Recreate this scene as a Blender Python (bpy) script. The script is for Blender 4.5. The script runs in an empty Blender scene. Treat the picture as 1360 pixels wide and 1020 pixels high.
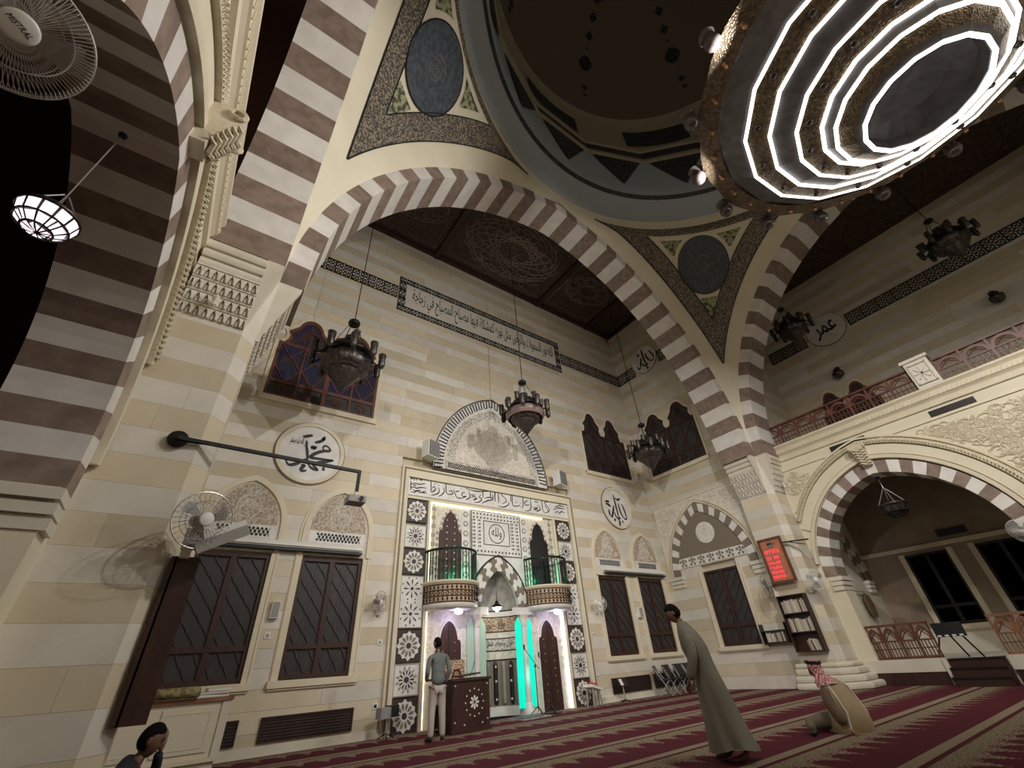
import bpy, math, random
from math import pi, sin, cos, atan2, sqrt, hypot, radians
from mathutils import Vector, Matrix
random.seed(7)
SC = bpy.context.scene
COL = SC.collection
# ---------------------------------------------------------------- camera, world, exposure
def setup():
    yaw, pit, rol, f = 0.657299, 0.591858, -0.0761944, 555.03
    fwd0 = Vector((sin(yaw), cos(yaw), 0)); up0 = Vector((0, 0, 1)); right0 = Vector((cos(yaw), -sin(yaw), 0))
    fwd = cos(pit)*fwd0 + sin(pit)*up0
    up2 = -sin(pit)*fwd0 + cos(pit)*up0
    r = cos(rol)*right0 + sin(rol)*up2
    u = -sin(rol)*right0 + cos(rol)*up2
    cd = bpy.data.cameras.new('camera'); co = bpy.data.objects.new('camera', cd); COL.objects.link(co)
    cd.sensor_fit = 'HORIZONTAL'; cd.sensor_width = 36; cd.lens = f*36/1360; cd.clip_start = .05; cd.clip_end = 200
    m = Matrix((r, u, -fwd)).transposed().to_4x4(); m.translation = (0, 0, 1.15)
    co.matrix_world = m
    SC.camera = co
    w = bpy.data.worlds.new('night_sky'); SC.world = w; w.use_nodes = True
    bg = w.node_tree.nodes['Background']; bg.inputs[0].default_value = (.55, .6, .7, 1); bg.inputs[1].default_value = .02
    v = SC.view_settings; v.view_transform = 'Standard'; v.look = 'None'; v.gamma = 1; v.use_curve_mapping = False
    v.exposure = 0.0
setup()
LED_POWER = 3.2
STANDIN_POWER = 235.0
FILL_POWER = 110.0
def area_light(name, loc, target, size, power, col=(1, 1, 1), spread=pi):
    l = bpy.data.lights.new(name, 'AREA'); l.energy = power; l.color = col; l.size = size; l.shape = 'DISK'; l.spread = spread
    o = bpy.data.objects.new(name, l); COL.objects.link(o); o.location = loc
    o.rotation_euler = (Vector(target)-Vector(loc)).to_track_quat('-Z', 'Y').to_euler()
    return o
def point_light(name, loc, power, col=(1, 1, 1), r=.05):
    l = bpy.data.lights.new(name, 'POINT'); l.energy = power; l.color = col; l.shadow_soft_size = r
    o = bpy.data.objects.new(name, l); COL.objects.link(o); o.location = loc
    return o
# unseen fill lights added over the cornices; area lights added for the chandelier's glow
area_light('gallery_fill_light', (16.9, -4.4, 7.9), (2.5, 11.7, 3.5), .35, FILL_POWER*.7, (1, .945, .87), radians(80))
area_light('gallery_fill_light', (-.9, 1.0, 7.9), (11.0, 11.7, 3.5), .35, FILL_POWER*1.5, (1, .94, .87), radians(72))
for k in range(8):
    a = 2*pi*(k*2+.5)/16+radians(5.3)
    low = cos(a) > .3      # the added lights facing the right gallery are tipped further down
    area_light('chandelier_standin_light', (8+2.85*cos(a), -1.75+2.85*sin(a), 9.6), (8+12*cos(a), -1.75+12*sin(a), 2.5 if low else 8.5), .2, STANDIN_POWER*(.62 if low else 1), (1, .96, .91), radians(105 if low else 150))
# ---------------------------------------------------------------- materials
def mat(name, col, rough=.6, metal=0, col2=None, scale=4, lo=.35, hi=.65, bump=0, bscale=20, rnd=0, emit=0, ecol=None, btype='noise', detail=4, stretch=None, spec=.4):
    m = bpy.data.materials.new(name); m.use_nodes = True
    nt = m.node_tree; N = nt.nodes; L = nt.links
    p = N['Principled BSDF']
    p.inputs['Roughness'].default_value = rough; p.inputs['Metallic'].default_value = metal
    p.inputs['Specular IOR Level'].default_value = spec
    p.inputs['Base Color'].default_value = (*col, 1)
    m.diffuse_color = (*col, 1)
    geo = N.new('ShaderNodeNewGeometry'); vec = geo.outputs['Position']
    if stretch:
        mp = N.new('ShaderNodeMapping'); mp.inputs['Scale'].default_value = stretch; L.new(vec, mp.inputs[0]); vec = mp.outputs[0]
    out = None
    if col2:
        n = N.new('ShaderNodeTexNoise'); n.inputs['Scale'].default_value = scale; n.inputs['Detail'].default_value = detail
        L.new(vec, n.inputs['Vector'])
        mr = N.new('ShaderNodeMapRange'); mr.inputs[1].default_value = lo; mr.inputs[2].default_value = hi
        L.new(n.outputs[0], mr.inputs[0])
        mx = N.new('ShaderNodeMix'); mx.data_type = 'RGBA'; mx.inputs[6].default_value = (*col, 1); mx.inputs[7].default_value = (*col2, 1)
        L.new(mr.outputs[0], mx.inputs[0]); out = mx.outputs[2]
    if rnd:
        oi = N.new('ShaderNodeObjectInfo')
        mr = N.new('ShaderNodeMapRange'); mr.inputs[3].default_value = 1-rnd; mr.inputs[4].default_value = 1+rnd*.6
        L.new(oi.outputs['Random'], mr.inputs[0])
        hs = N.new('ShaderNodeHueSaturation')
        L.new(mr.outputs[0], hs.inputs['Value'])
        if out: L.new(out, hs.inputs['Color'])
        else: hs.inputs['Color'].default_value = (*col, 1)
        out = hs.outputs[0]
    if out: L.new(out, p.inputs['Base Color'])
    if bump:
        if btype == 'noise':
            b = N.new('ShaderNodeTexNoise'); b.inputs['Scale'].default_value = bscale; b.inputs['Detail'].default_value = 3; bo = b.outputs[0]
        else:
            b = N.new('ShaderNodeTexVoronoi'); b.inputs['Scale'].default_value = bscale; b.feature = 'DISTANCE_TO_EDGE'; bo = b.outputs[0]
        L.new(vec, b.inputs['Vector'])
        bp = N.new('ShaderNodeBump'); bp.inputs['Strength'].default_value = bump; bp.inputs['Distance'].default_value = .02
        L.new(bo, bp.inputs['Height']); L.new(bp.outputs[0], p.inputs['Normal'])
    if emit:
        p.inputs['Emission Color'].default_value = (*(ecol or col), 1); p.inputs['Emission Strength'].default_value = emit
    return m
M = {}
M['white_stone'] = mat('white_stone', (.68, .64, .565), .55, col2=(.62, .58, .505), scale=2.5, rnd=.10, bump=.05, bscale=30)
M['beige_stone'] = mat('beige_stone', (.59, .505, .36), .55, col2=(.62, .55, .42), scale=2, rnd=.14, bump=.05, bscale=30)
M['pale_stone'] = mat('pale_stone', (.70, .66, .57), .5, col2=(.62, .57, .47), scale=1.6, bump=.04, bscale=25)
M['shaded_aisle_stone'] = mat('shaded_brown_aisle_stone', (.33, .26, .19), .6, col2=(.27, .21, .155), scale=2)  # brown stone darkened further, so the aisle's shade sits in its colour
M['joint'] = mat('joint_mortar', (.55, .49, .38), .9)
M['voussoir_white'] = mat('voussoir_white', (.77, .74, .70), .5, col2=(.68, .645, .605), scale=3, rnd=.08)
M['voussoir_brown'] = mat('voussoir_brown', (.20, .145, .115), .5, col2=(.29, .22, .18), scale=5, rnd=.15, detail=8)
M['plaster'] = mat('cream_plaster', (.73, .67, .52), .7, col2=(.69, .63, .48), scale=1, bump=.03)
M['carved'] = mat('carved_cream_stone', (.70, .63, .48), .65, col2=(.60, .53, .39), scale=6, bump=.25, bscale=26)
M['carved_white'] = mat('carved_white_stone', (.72, .68, .60), .6, col2=(.58, .53, .45), scale=9, bump=.4, bscale=34)
M['mold'] = mat('moulded_cream_stone', (.70, .63, .48), .6, col2=(.66, .59, .45), scale=3)
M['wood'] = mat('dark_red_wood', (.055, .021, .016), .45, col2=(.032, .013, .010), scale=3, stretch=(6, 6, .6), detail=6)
M['redwood'] = mat('red_brown_wood', (.16, .06, .04), .45, col2=(.11, .04, .028), scale=4)
M['palewood'] = mat('tan_wood', (.28, .13, .07), .5, col2=(.2, .09, .05), scale=4)
M['lattice'] = mat('lattice_wood', (.045, .032, .03), .5)
M['pane'] = mat('dark_pane', (.045, .042, .042), .4, col2=(.032, .03, .03), scale=2)
M['blackpane'] = mat('black_pane', (.006, .006, .008), .3)
M['bluepane'] = mat('stained_blue_pane', (.02, .03, .09), .25, col2=(.05, .035, .03), scale=5)
M['iron'] = mat('black_iron', (.015, .014, .014), .45, metal=.3)
M['vent'] = mat('vent_grille', (.035, .022, .018), .6)
M['lamp_bronze'] = mat('dark_lamp_bronze', (.05, .042, .038), .35, metal=.7, col2=(.11, .095, .088), scale=18, bump=.3, bscale=22, btype='vor')
M['lamp_glass'] = mat('pink_lamp_glass', (.22, .15, .15), .3)
M['bronze'] = mat('pierced_bronze', (.24, .18, .115), .38, metal=.6, col2=(.10, .075, .055), scale=16, bump=.9, bscale=22, btype='vor', detail=8)
M['sheet'] = mat('grey_sheet_metal', (.16, .155, .16), .5, metal=.4, col2=(.11, .105, .11), scale=5)
M['led'] = mat('white_led_strip', (1, 1, 1), .5, emit=LED_POWER, ecol=(1, .965, .90))
M['knob'] = mat('copper_knob', (.42, .25, .16), .3, metal=.8)
M['globe'] = mat('smoked_glass_globe', (.10, .08, .078), .1, metal=.3)
M['black'] = mat('black_inlay', (.012, .012, .014), .5)
M['darkinlay'] = mat('dark_brown_inlay', (.05, .035, .03), .45)
M['greyinlay'] = mat('grey_inlay', (.30, .27, .24), .5)
M['brninlay'] = mat('taupe_inlay', (.20, .165, .13), .5)
M['marble'] = mat('white_marble', (.74, .73, .70), .35, col2=(.62, .60, .57), scale=3, detail=8)
M['marble_grey'] = mat('grey_marble', (.27, .26, .235), .45, col2=(.40, .385, .35), scale=6, detail=8)
M['lace'] = mat('lacework_white', (.70, .67, .60), .5, col2=(.30, .27, .23), scale=30, lo=.45, hi=.55)
M['lace_brown'] = mat('lacework_tan', (.58, .45, .32), .5, col2=(.22, .13, .08), scale=26, lo=.46, hi=.54)
M['border'] = mat('painted_border', (.055, .047, .04), .6, col2=(.30, .25, .18), scale=20, lo=.46, hi=.58, detail=6)
M['medal_blue'] = mat('medallion_blue', (.045, .055, .07), .6, col2=(.085, .095, .11), scale=8, lo=.4, hi=.6, detail=8)
M['medal_line'] = mat('medallion_line', (.16, .15, .14), .6)
M['green_deco'] = mat('green_ornament', (.33, .35, .20), .6, col2=(.07, .06, .045), scale=7, lo=.47, hi=.56, detail=6)
M['ringblue'] = mat('grey_blue_plaster', (.34, .38, .42), .6)
M['carved_tan'] = mat('carved_tan_stone', (.52, .44, .34), .6, col2=(.33, .25, .20), scale=16, lo=.44, hi=.56)
M['dome'] = mat('brown_dome_plaster', (.20, .165, .135), .7)
M['domecream'] = mat('dome_cream', (.30, .26, .19), .7)
M['domeblack'] = mat('dome_dark_panel', (.025, .025, .03), .6, col2=(.06, .06, .065), scale=9, lo=.5, hi=.6)
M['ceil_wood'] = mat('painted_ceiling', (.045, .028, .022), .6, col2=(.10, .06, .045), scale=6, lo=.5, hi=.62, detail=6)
M['ceil_line'] = mat('ceiling_tracery', (.20, .15, .12), .6)
M['whitepl'] = mat('white_plastic', (.75, .74, .70), .4)
M['chrome'] = mat('grey_wire', (.5, .48, .45), .35, metal=.6)
M['greypl'] = mat('grey_plastic', (.30, .29, .28), .5)
M['cab'] = mat('cream_cabinet_paint', (.66, .60, .48), .5)
M['blackpl'] = mat('black_plastic', (.02, .02, .022), .4)
M['skin'] = mat('brown_skin', (.16, .085, .055), .5)
M['skin2'] = mat('tan_skin', (.24, .14, .09), .5)
M['hair'] = mat('black_hair', (.008, .007, .007), .95, spec=.1)
M['robe'] = mat('grey_green_robe', (.20, .187, .15), .8, col2=(.165, .155, .125), scale=3)
M['robe2'] = mat('tan_cloak', (.42, .33, .20), .8, col2=(.35, .27, .16), scale=3)
M['trouser2'] = mat('olive_trouser', (.16, .135, .095), .85)
M['shirt'] = mat('grey_blue_shirt', (.17, .19, .185), .85, col2=(.13, .15, .15), scale=8)
M['trouser'] = mat('pale_trousers', (.50, .46, .40), .85, col2=(.42, .38, .33), scale=5)
M['navy'] = mat('dark_navy_shirt', (.012, .016, .022), .8)
M['shoe'] = mat('black_shoe', (.012, .011, .01), .5)
M['book'] = mat('pale_book', (.55, .50, .42), .6, rnd=.35)
M['bookd'] = mat('brown_book', (.16, .10, .06), .6, rnd=.4)
M['cyan'] = mat('cyan_led_panel', (0, .5, .38), .4, emit=.62, ecol=(.0, .95, .66))
M['mint'] = mat('mint_marble', (.42, .60, .50), .4)
M['tan_stone'] = mat('tan_carved_stone', (.46, .34, .22), .5, col2=(.40, .29, .19), scale=12)
M['warmled'] = mat('warm_led_strip', (1, .9, .6), .4, emit=2.4, ecol=(1, .86, .50))
M['coolled'] = mat('cool_led_strip', (1, 1, 1), .4, emit=3, ecol=(1, .97, .96))
M['bulb'] = mat('lit_bulb_glass', (1, 1, 1), .4, emit=6, ecol=(1, .96, .95))
M['lit'] = mat('lit_stained_glass', (.9, .8, .85), .4, emit=1.3, ecol=(1, .86, .92))
M['screenled'] = mat('red_led_digits', (1, .02, .06), .4, emit=1.6, ecol=(1, .03, .08))
M['clockface'] = mat('clock_orange_face', (.50, .19, .10), .5, col2=(.42, .15, .08), scale=8)
M['redcush'] = mat('red_cushion', (.45, .03, .03), .7)
M['rug'] = mat('rolled_gold_rug', (.30, .25, .12), .9, col2=(.16, .13, .06), scale=14, lo=.45, hi=.55)
def scarf_mat():
    m = mat('red_white_check', (.5, .1, .12), .9); nt = m.node_tree; p = nt.nodes['Principled BSDF']
    c = nt.nodes.new('ShaderNodeTexChecker'); c.inputs['Scale'].default_value = 34
    c.inputs[1].default_value = (.62, .45, .45, 1); c.inputs[2].default_value = (.36, .05, .07, 1)
    g = nt.nodes.new('ShaderNodeNewGeometry'); nt.links.new(g.outputs['Position'], c.inputs[0]); nt.links.new(c.outputs[0], p.inputs['Base Color'])
    return m
M['scarf'] = scarf_mat()
def carpet_mat():
    m = mat('striped_prayer_carpet', (.14, .03, .05), .95, spec=.1); nt = m.node_tree; N = nt.nodes; L = nt.links; p = N['Principled BSDF']
    g = N.new('ShaderNodeNewGeometry'); s = N.new('ShaderNodeSeparateXYZ'); L.new(g.outputs['Position'], s.inputs[0])
    def ma(op, a, b=0.0, c=0.0):
        n = N.new('ShaderNodeMath'); n.operation = op
        for i, q in enumerate((a, b, c)):
            if isinstance(q, (int, float)): n.inputs[i].default_value = q
            else: L.new(q, n.inputs[i])
        return n.outputs[0]
    def mix(f, a, b):
        n = N.new('ShaderNodeMix'); n.data_type = 'RGBA'
        L.new(f, n.inputs[0])
        for i, q in ((6, a), (7, b)):
            if isinstance(q, tuple): n.inputs[i].default_value = (*q, 1)
            else: L.new(q, n.inputs[i])
        return n.outputs[2]
    nz = N.new('ShaderNodeTexNoise'); nz.inputs['Scale'].default_value = 32; nz.inputs['Detail'].default_value = 3; L.new(g.outputs['Position'], nz.inputs['Vector'])
    n2 = N.new('ShaderNodeTexNoise'); n2.inputs['Scale'].default_value = 6; L.new(g.outputs['Position'], n2.inputs['Vector'])
    t = ma('FLOORED_MODULO', ma('SUBTRACT', 3.85+1.31*10, s.outputs[1]), 1.31)
    # flame edge: tall and short tongues alternate along x
    w1 = ma('PINGPONG', s.outputs[0], .22); w2 = ma('PINGPONG', ma('ADD', s.outputs[0], .11), .11)
    edge = ma('ADD', ma('MULTIPLY', w1, 1.5), ma('MULTIPLY', w2, 1.2))
    edge = ma('ADD', edge, ma('MULTIPLY', ma('SUBTRACT', n2.outputs[0], .5), .12))
    edge = ma('ADD', edge, .40)
    beige = mix(ma('GREATER_THAN', nz.outputs[0], .52), (.27, .22, .15), (.13, .10, .07))
    light = mix(ma('GREATER_THAN', nz.outputs[0], .56), (.12, .04, .045), (.40, .34, .25))
    maroon = mix(n2.outputs[0], (.082, .016, .025), (.105, .021, .031))
    c = mix(ma('LESS_THAN', t, edge), maroon, light)
    c = mix(ma('LESS_THAN', t, ma('SUBTRACT', edge, .09)), c, beige)
    c = mix(ma('LESS_THAN', t, .42), c, beige)
    c = mix(ma('LESS_THAN', t, .23), c, (.08, .016, .02))
    c = mix(ma('LESS_THAN', t, .155), c, (.26, .21, .15))
    L.new(c, p.inputs['Base Color'])
    b = N.new('ShaderNodeBump'); b.inputs['Strength'].default_value = .3; b.inputs['Distance'].default_value = .01
    L.new(nz.outputs[0], b.inputs['Height']); L.new(b.outputs[0], p.inputs['Normal'])
    return m
M['carpet'] = carpet_mat()
# ---------------------------------------------------------------- builders
def tag(o, label=None, cat=None, group=None, kind=None):
    if label: o['label'] = label
    if cat: o['category'] = cat
    if group: o['group'] = group
    if kind: o['kind'] = kind
    return o
def empty(name, loc=(0, 0, 0), rz=0, label=None, cat=None, group=None, kind=None):
    o = bpy.data.objects.new(name, None); COL.objects.link(o); o.location = loc; o.rotation_euler = (0, 0, rz)
    o.empty_display_size = .1
    return tag(o, label, cat, group, kind)
def link(name, me, parent=None):
    o = bpy.data.objects.new(name, me); COL.objects.link(o)
    if parent: o.parent = parent
    return o
def dup(o, parent=None):
    c = o.copy(); COL.objects.link(c); c.parent = parent
    for ch in o.children: dup(ch, c)
    return c
def ident(u, v, d): return (u, v, d)
YQ = 11.7
def FQ(u, v, d): return (u, YQ-d, v)
def FB(u, v, d): return (16.4-d, u, v)
def FBL(u, v, d): return (-.4+d, u, v)
def FR(u, v, d): return (17.15-d, u, v)
def FL(u, v, d): return (-1.25+d, u, v)
def FG(u, v, d): return (22.1-d, u, v)
class G:
    def __init__(s): s.v = []; s.f = []
    def quad(s, *p):
        n = len(s.v); s.v += [tuple(q) for q in p]; s.f.append(tuple(range(n, n+len(p)))); return s
    def box(s, x0, x1, y0, y1, z0, z1, F=ident):
        n = len(s.v)
        s.v += [F(x, y, z) for z in (z0, z1) for y in (y0, y1) for x in (x0, x1)]
        s.f += [tuple(n+i for i in q) for q in ((0, 2, 3, 1), (4, 5, 7, 6), (0, 1, 5, 4), (2, 6, 7, 3), (0, 4, 6, 2), (1, 3, 7, 5))]
        return s
    def bar(s, a, b, w, h=None):     # rectangular bar between two points
        a = Vector(a); b = Vector(b); h = h or w; t = (b-a).normalized()
        r = Vector((0, 0, 1)) if abs(t.z) < .95 else Vector((0, 1, 0))
        x = t.cross(r).normalized()*w/2; y = x.cross(t).normalized()*h/2
        n = len(s.v)
        s.v += [tuple(p+i*x+j*y) for p in (a, b) for i, j in ((-1, -1), (1, -1), (1, 1), (-1, 1))]
        s.f += [tuple(n+i for i in q) for q in ((3, 2, 1, 0), (4, 5, 6, 7), (0, 1, 5, 4), (1, 2, 6, 5), (2, 3, 7, 6), (3, 0, 4, 7))]
        return s
    def prism(s, pts, d0, d1, F=ident):
        n = len(s.v); k = len(pts)
        s.v += [F(u, v, d0) for u, v in pts]+[F(u, v, d1) for u, v in pts]
        s.f.append(tuple(range(n, n+k))); s.f.append(tuple(range(n+2*k-1, n+k-1, -1)))
        s.f += [(n+i, n+k+i, n+k+(i+1) % k, n+(i+1) % k) for i in range(k)]
        return s
    def band(s, A, B, d0, d1, F=ident, closed=False):     # strip between two polylines, with depth
        n = len(s.v); k = len(A)
        s.v += [F(u, v, d) for d in (d0, d1) for P in (A, B) for u, v in P]
        r = range(k if closed else k-1)
        for i in r:
            j = (i+1) % k
            a0, a1, b0, b1 = n+i, n+j, n+k+i, n+k+j
            c0, c1, e0, e1 = a0+2*k, a1+2*k, b0+2*k, b1+2*k
            s.f += [(a0, a1, b1, b0), (c0, e0, e1, c1), (a0, c0, c1, a1), (b0, b1, e1, e0)]
        if not closed:
            for i in (0, k-1): s.f.append((n+i, n+k+i, n+3*k+i, n+2*k+i))
        return s
    def tube(s, pts, r, m=6, closed=False, cap=True):
        P = [Vector(p) for p in pts]; k = len(P); n = len(s.v)
        R = r if isinstance(r, (list, tuple)) else [r]*k
        ref = Vector((.13, .31, .94))
        for i, p in enumerate(P):
            t = (P[(i+1) % k]-P[i-1]) if closed else (P[min(i+1, k-1)]-P[max(i-1, 0)])
            t = t.normalized() if t.length > 1e-9 else Vector((0, 0, 1))
            x = t.cross(ref)
            if x.length < .05: x = t.cross(Vector((1, 0, 0)))
            x.normalize(); y = t.cross(x)
            s.v += [tuple(p+R[i]*(cos(2*pi*j/m)*x+sin(2*pi*j/m)*y)) for j in range(m)]
        for i in range(k if closed else k-1):
            a = n+i*m; b = n+((i+1) % k)*m
            s.f += [(a+j, a+(j+1) % m, b+(j+1) % m, b+j) for j in range(m)]
        if cap and not closed: s.f += [tuple(n+j for j in range(m))[::-1], tuple(n+(k-1)*m+j for j in range(m))]
        return s
    def lathe(s, prof, c=(0, 0, 0), m=16, ax=None, a0=0, a1=2*pi, lob=0, lobamp=0):
        n = len(s.v); full = abs(a1-a0-2*pi) < 1e-6; k = m if full else m+1
        q = ax.to_track_quat('Z', 'Y').to_matrix() if ax else None
        for r, z in prof:
            for j in range(k):
                t = a0+(a1-a0)*j/m; rr = r*(1+lobamp*cos(lob*t)) if lob else r
                p = Vector((rr*cos(t), rr*sin(t), z))
                if q: p = q @ p
                s.v.append((p.x+c[0], p.y+c[1], p.z+c[2]))
        for i in range(len(prof)-1):
            for j in range(m):
                a = n+i*k+j; b = n+i*k+(j+1) % k
                s.f.append((a, b, b+k, a+k))
        return s
    def sph(s, c, r, m=10, k=6, sc=(1, 1, 1)):
        n = len(s.v)
        for i in range(1, k):
            t = pi*i/k
            s.v += [(c[0]+r*sc[0]*sin(t)*cos(2*pi*j/m), c[1]+r*sc[1]*sin(t)*sin(2*pi*j/m), c[2]+r*sc[2]*cos(t)) for j in range(m)]
        s.v += [(c[0], c[1], c[2]+r*sc[2]), (c[0], c[1], c[2]-r*sc[2])]
        T = n+(k-1)*m
        for i in range(k-2):
            s.f += [(n+i*m+j, n+(i+1)*m+j, n+(i+1)*m+(j+1) % m, n+i*m+(j+1) % m) for j in range(m)]
        s.f += [(T, n+j, n+(j+1) % m) for j in range(m)]+[(T+1, n+(k-2)*m+(j+1) % m, n+(k-2)*m+j) for j in range(m)]
        return s
    def mesh(s, name, m, smooth=False):
        me = bpy.data.meshes.new(name); me.from_pydata(s.v, [], s.f)
        me.materials.append(M[m] if isinstance(m, str) else m)
        if smooth: me.polygons.foreach_set('use_smooth', [True]*len(me.polygons))
        me.update(); return me
    def obj(s, name, m, parent=None, smooth=False, kind=None):
        o = link(name, s.mesh(name, m, smooth), parent)
        if kind: o['kind'] = kind
        return o
    def shift(s, F):      # move every vertex through a mapping
        s.v = [tuple(F(*p)) for p in s.v]; return s
def rframe(g, u0, u1, v0, v1, t, d0, d1, F=ident):      # four bars that meet without overlapping
    g.box(u0, u0+t, v0, v1, d0, d1, F); g.box(u1-t, u1, v0, v1, d0, d1, F); g.box(u0+t, u1-t, v0, v0+t, d0, d1, F); g.box(u0+t, u1-t, v1-t, v1, d0, d1, F)
    return g
def parch(cx, z0, w, h, n=24):       # two-centred pointed arch, left springing to right springing
    R = (h*h+w*w)/(2*w); c = R-w; ph = atan2(h, c) if c > 0 else pi-atan2(h, -c)
    L = [(cx+c-R*cos(ph*i/n), z0+R*sin(ph*i/n)) for i in range(n+1)]
    return L+[(2*cx-x, z) for x, z in L[-2::-1]]
def circ(cx, cz, r, n=32, a0=0): return [(cx+r*cos(a0+2*pi*i/n), cz+r*sin(a0+2*pi*i/n)) for i in range(n)]
def resample(P, n):
    D = [0]
    for a, b in zip(P, P[1:]): D.append(D[-1]+hypot(b[0]-a[0], b[1]-a[1]))
    out = []; k = 0
    for i in range(n+1):
        t = D[-1]*i/n
        while k < len(D)-2 and D[k+1] < t: k += 1
        u = (t-D[k])/max(1e-9, D[k+1]-D[k])
        out.append((P[k][0]+(P[k+1][0]-P[k][0])*u, P[k][1]+(P[k+1][1]-P[k][1])*u))
    return out
def unitcube(m):
    g = G(); g.box(-.5, .5, -.5, .5, -.5, .5); return g.mesh('stone_block', m)
CUBE = {k: unitcube(k) for k in ('white_stone', 'beige_stone', 'pale_stone')}
def block(F, u0, u1, v0, v1, d0, d1, m, parent, name='stone_block'):
    o = link(name, CUBE[m], parent)
    a = Vector(F(u0, v0, d0)); b = Vector(F(u1, v1, d1))
    o.location = (a+b)/2; o.scale = [abs(x) for x in (b-a)]
    return o
def courses(parent, F, u0, u1, v0, v1, h, holes=(), d0=-.12, d1=0, lmin=1.2, lmax=3.2, cap=300, start=0, gap=.004):
    extra = G(); n = 0; nv = round((v1-v0)/h); h = (v1-v0)/nv; todo = []
    for i in range(nv):
        a = v0+i*h; b = a+h
        iv = [(u0, u1)]
        for (p, q, r, s) in holes:
            if b > r+.02 and a < s-.02:
                nw = []
                for x, y in iv:
                    if q <= x or p >= y: nw.append((x, y)); continue
                    if p > x: nw.append((x, p))
                    if q < y: nw.append((q, y))
                iv = nw
        for x, y in iv:
            while y-x > .01:
                l = random.uniform(lmin, lmax)
                if y-x-l < lmin*.6: l = y-x
                m = 'beige_stone' if (i+start) % 2 else 'white_stone'
                if random.random() < .08: m = 'white_stone' if m == 'beige_stone' else 'beige_stone'
                todo.append((x+gap/2, x+l-gap/2, a+gap/2, b-gap/2, m)); x += l
    todo.sort(key=lambda t: -(t[1]-t[0]) if len(todo) > cap else 0)
    for t in todo[:cap]: block(F, t[0], t[1], t[2], t[3], d0, d1, t[4], parent)
    for m in ('white_stone', 'beige_stone'):
        g = G()
        for t in todo[cap:]:
            if t[4] == m: g.box(t[0], t[1], t[2], t[3], d0, d1, F)
        if g.f: g.obj('stone_blocks', m, parent, kind='stuff')
def slabs(name, parts, m='joint', label=None):
    g = G()
    for p in parts: g.box(*p)
    o = g.obj(name, m); return tag(o, label, None, None, 'structure')
def voussoirs(parent, F, cx, z0, w, h, t, d0, d1, N, first=0, ht=None, mats=('voussoir_brown', 'voussoir_white'), cache=None):
    A = parch(cx, z0, w, h, 40); B = parch(cx, z0, w+t, h+(ht or t*1.1), 40)
    A = resample(A, N*2); B = resample(B, N*2)
    out = []
    for i in range(N):
        g = G(); k = 2*i
        g.band(A[k:k+3], B[k:k+3], d0, d1, F)
        out.append(g.obj('voussoir', mats[(i+first) % 2], parent))
    return out
# ---- Arabic lettering: joins letters by hand and hands the font its presentation forms
AR = {'ا': (0xFE8D, 0xFE8E, 0, 0), 'أ': (0xFE83, 0xFE84, 0, 0), 'ب': (0xFE8F, 0xFE90, 0xFE91, 0xFE92), 'ة': (0xFE93, 0xFE94, 0, 0), 'ت': (0xFE95, 0xFE96, 0xFE97, 0xFE98),
      'ث': (0xFE99, 0xFE9A, 0xFE9B, 0xFE9C), 'ج': (0xFE9D, 0xFE9E, 0xFE9F, 0xFEA0), 'ح': (0xFEA1, 0xFEA2, 0xFEA3, 0xFEA4), 'خ': (0xFEA5, 0xFEA6, 0xFEA7, 0xFEA8), 'د': (0xFEA9, 0xFEAA, 0, 0),
      'ر': (0xFEAD, 0xFEAE, 0, 0), 'ز': (0xFEAF, 0xFEB0, 0, 0), 'س': (0xFEB1, 0xFEB2, 0xFEB3, 0xFEB4), 'ش': (0xFEB5, 0xFEB6, 0xFEB7, 0xFEB8), 'ص': (0xFEB9, 0xFEBA, 0xFEBB, 0xFEBC), 'ض': (0xFEBD, 0xFEBE, 0xFEBF, 0xFEC0),
      'ط': (0xFEC1, 0xFEC2, 0xFEC3, 0xFEC4), 'ظ': (0xFEC5, 0xFEC6, 0xFEC7, 0xFEC8), 'ع': (0xFEC9, 0xFECA, 0xFECB, 0xFECC), 'ف': (0xFED1, 0xFED2, 0xFED3, 0xFED4), 'ق': (0xFED5, 0xFED6, 0xFED7, 0xFED8), 'ك': (0xFED9, 0xFEDA, 0xFEDB, 0xFEDC), 'ل': (0xFEDD, 0xFEDE, 0xFEDF, 0xFEE0),
      'م': (0xFEE1, 0xFEE2, 0xFEE3, 0xFEE4), 'ن': (0xFEE5, 0xFEE6, 0xFEE7, 0xFEE8), 'ه': (0xFEE9, 0xFEEA, 0xFEEB, 0xFEEC), 'و': (0xFEED, 0xFEEE, 0, 0), 'ي': (0xFEF1, 0xFEF2, 0xFEF3, 0xFEF4), 'ى': (0xFEEF, 0xFEF0, 0, 0)}
def shape_ar(s):
    out = []
    for w in s.split(' '):
        o = []
        for i, c in enumerate(w):
            if c not in AR: o.append(c); continue
            prv = i > 0 and w[i-1] in AR and AR[w[i-1]][2] != 0
            nxt = i < len(w)-1 and w[i+1] in AR and AR[c][2] != 0
            f = AR[c]; o.append(chr(f[3] if prv and nxt else f[1] if prv else f[2] if nxt else f[0]))
        out.append(''.join(o)[::-1])
    return ' '.join(out[::-1])
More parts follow.
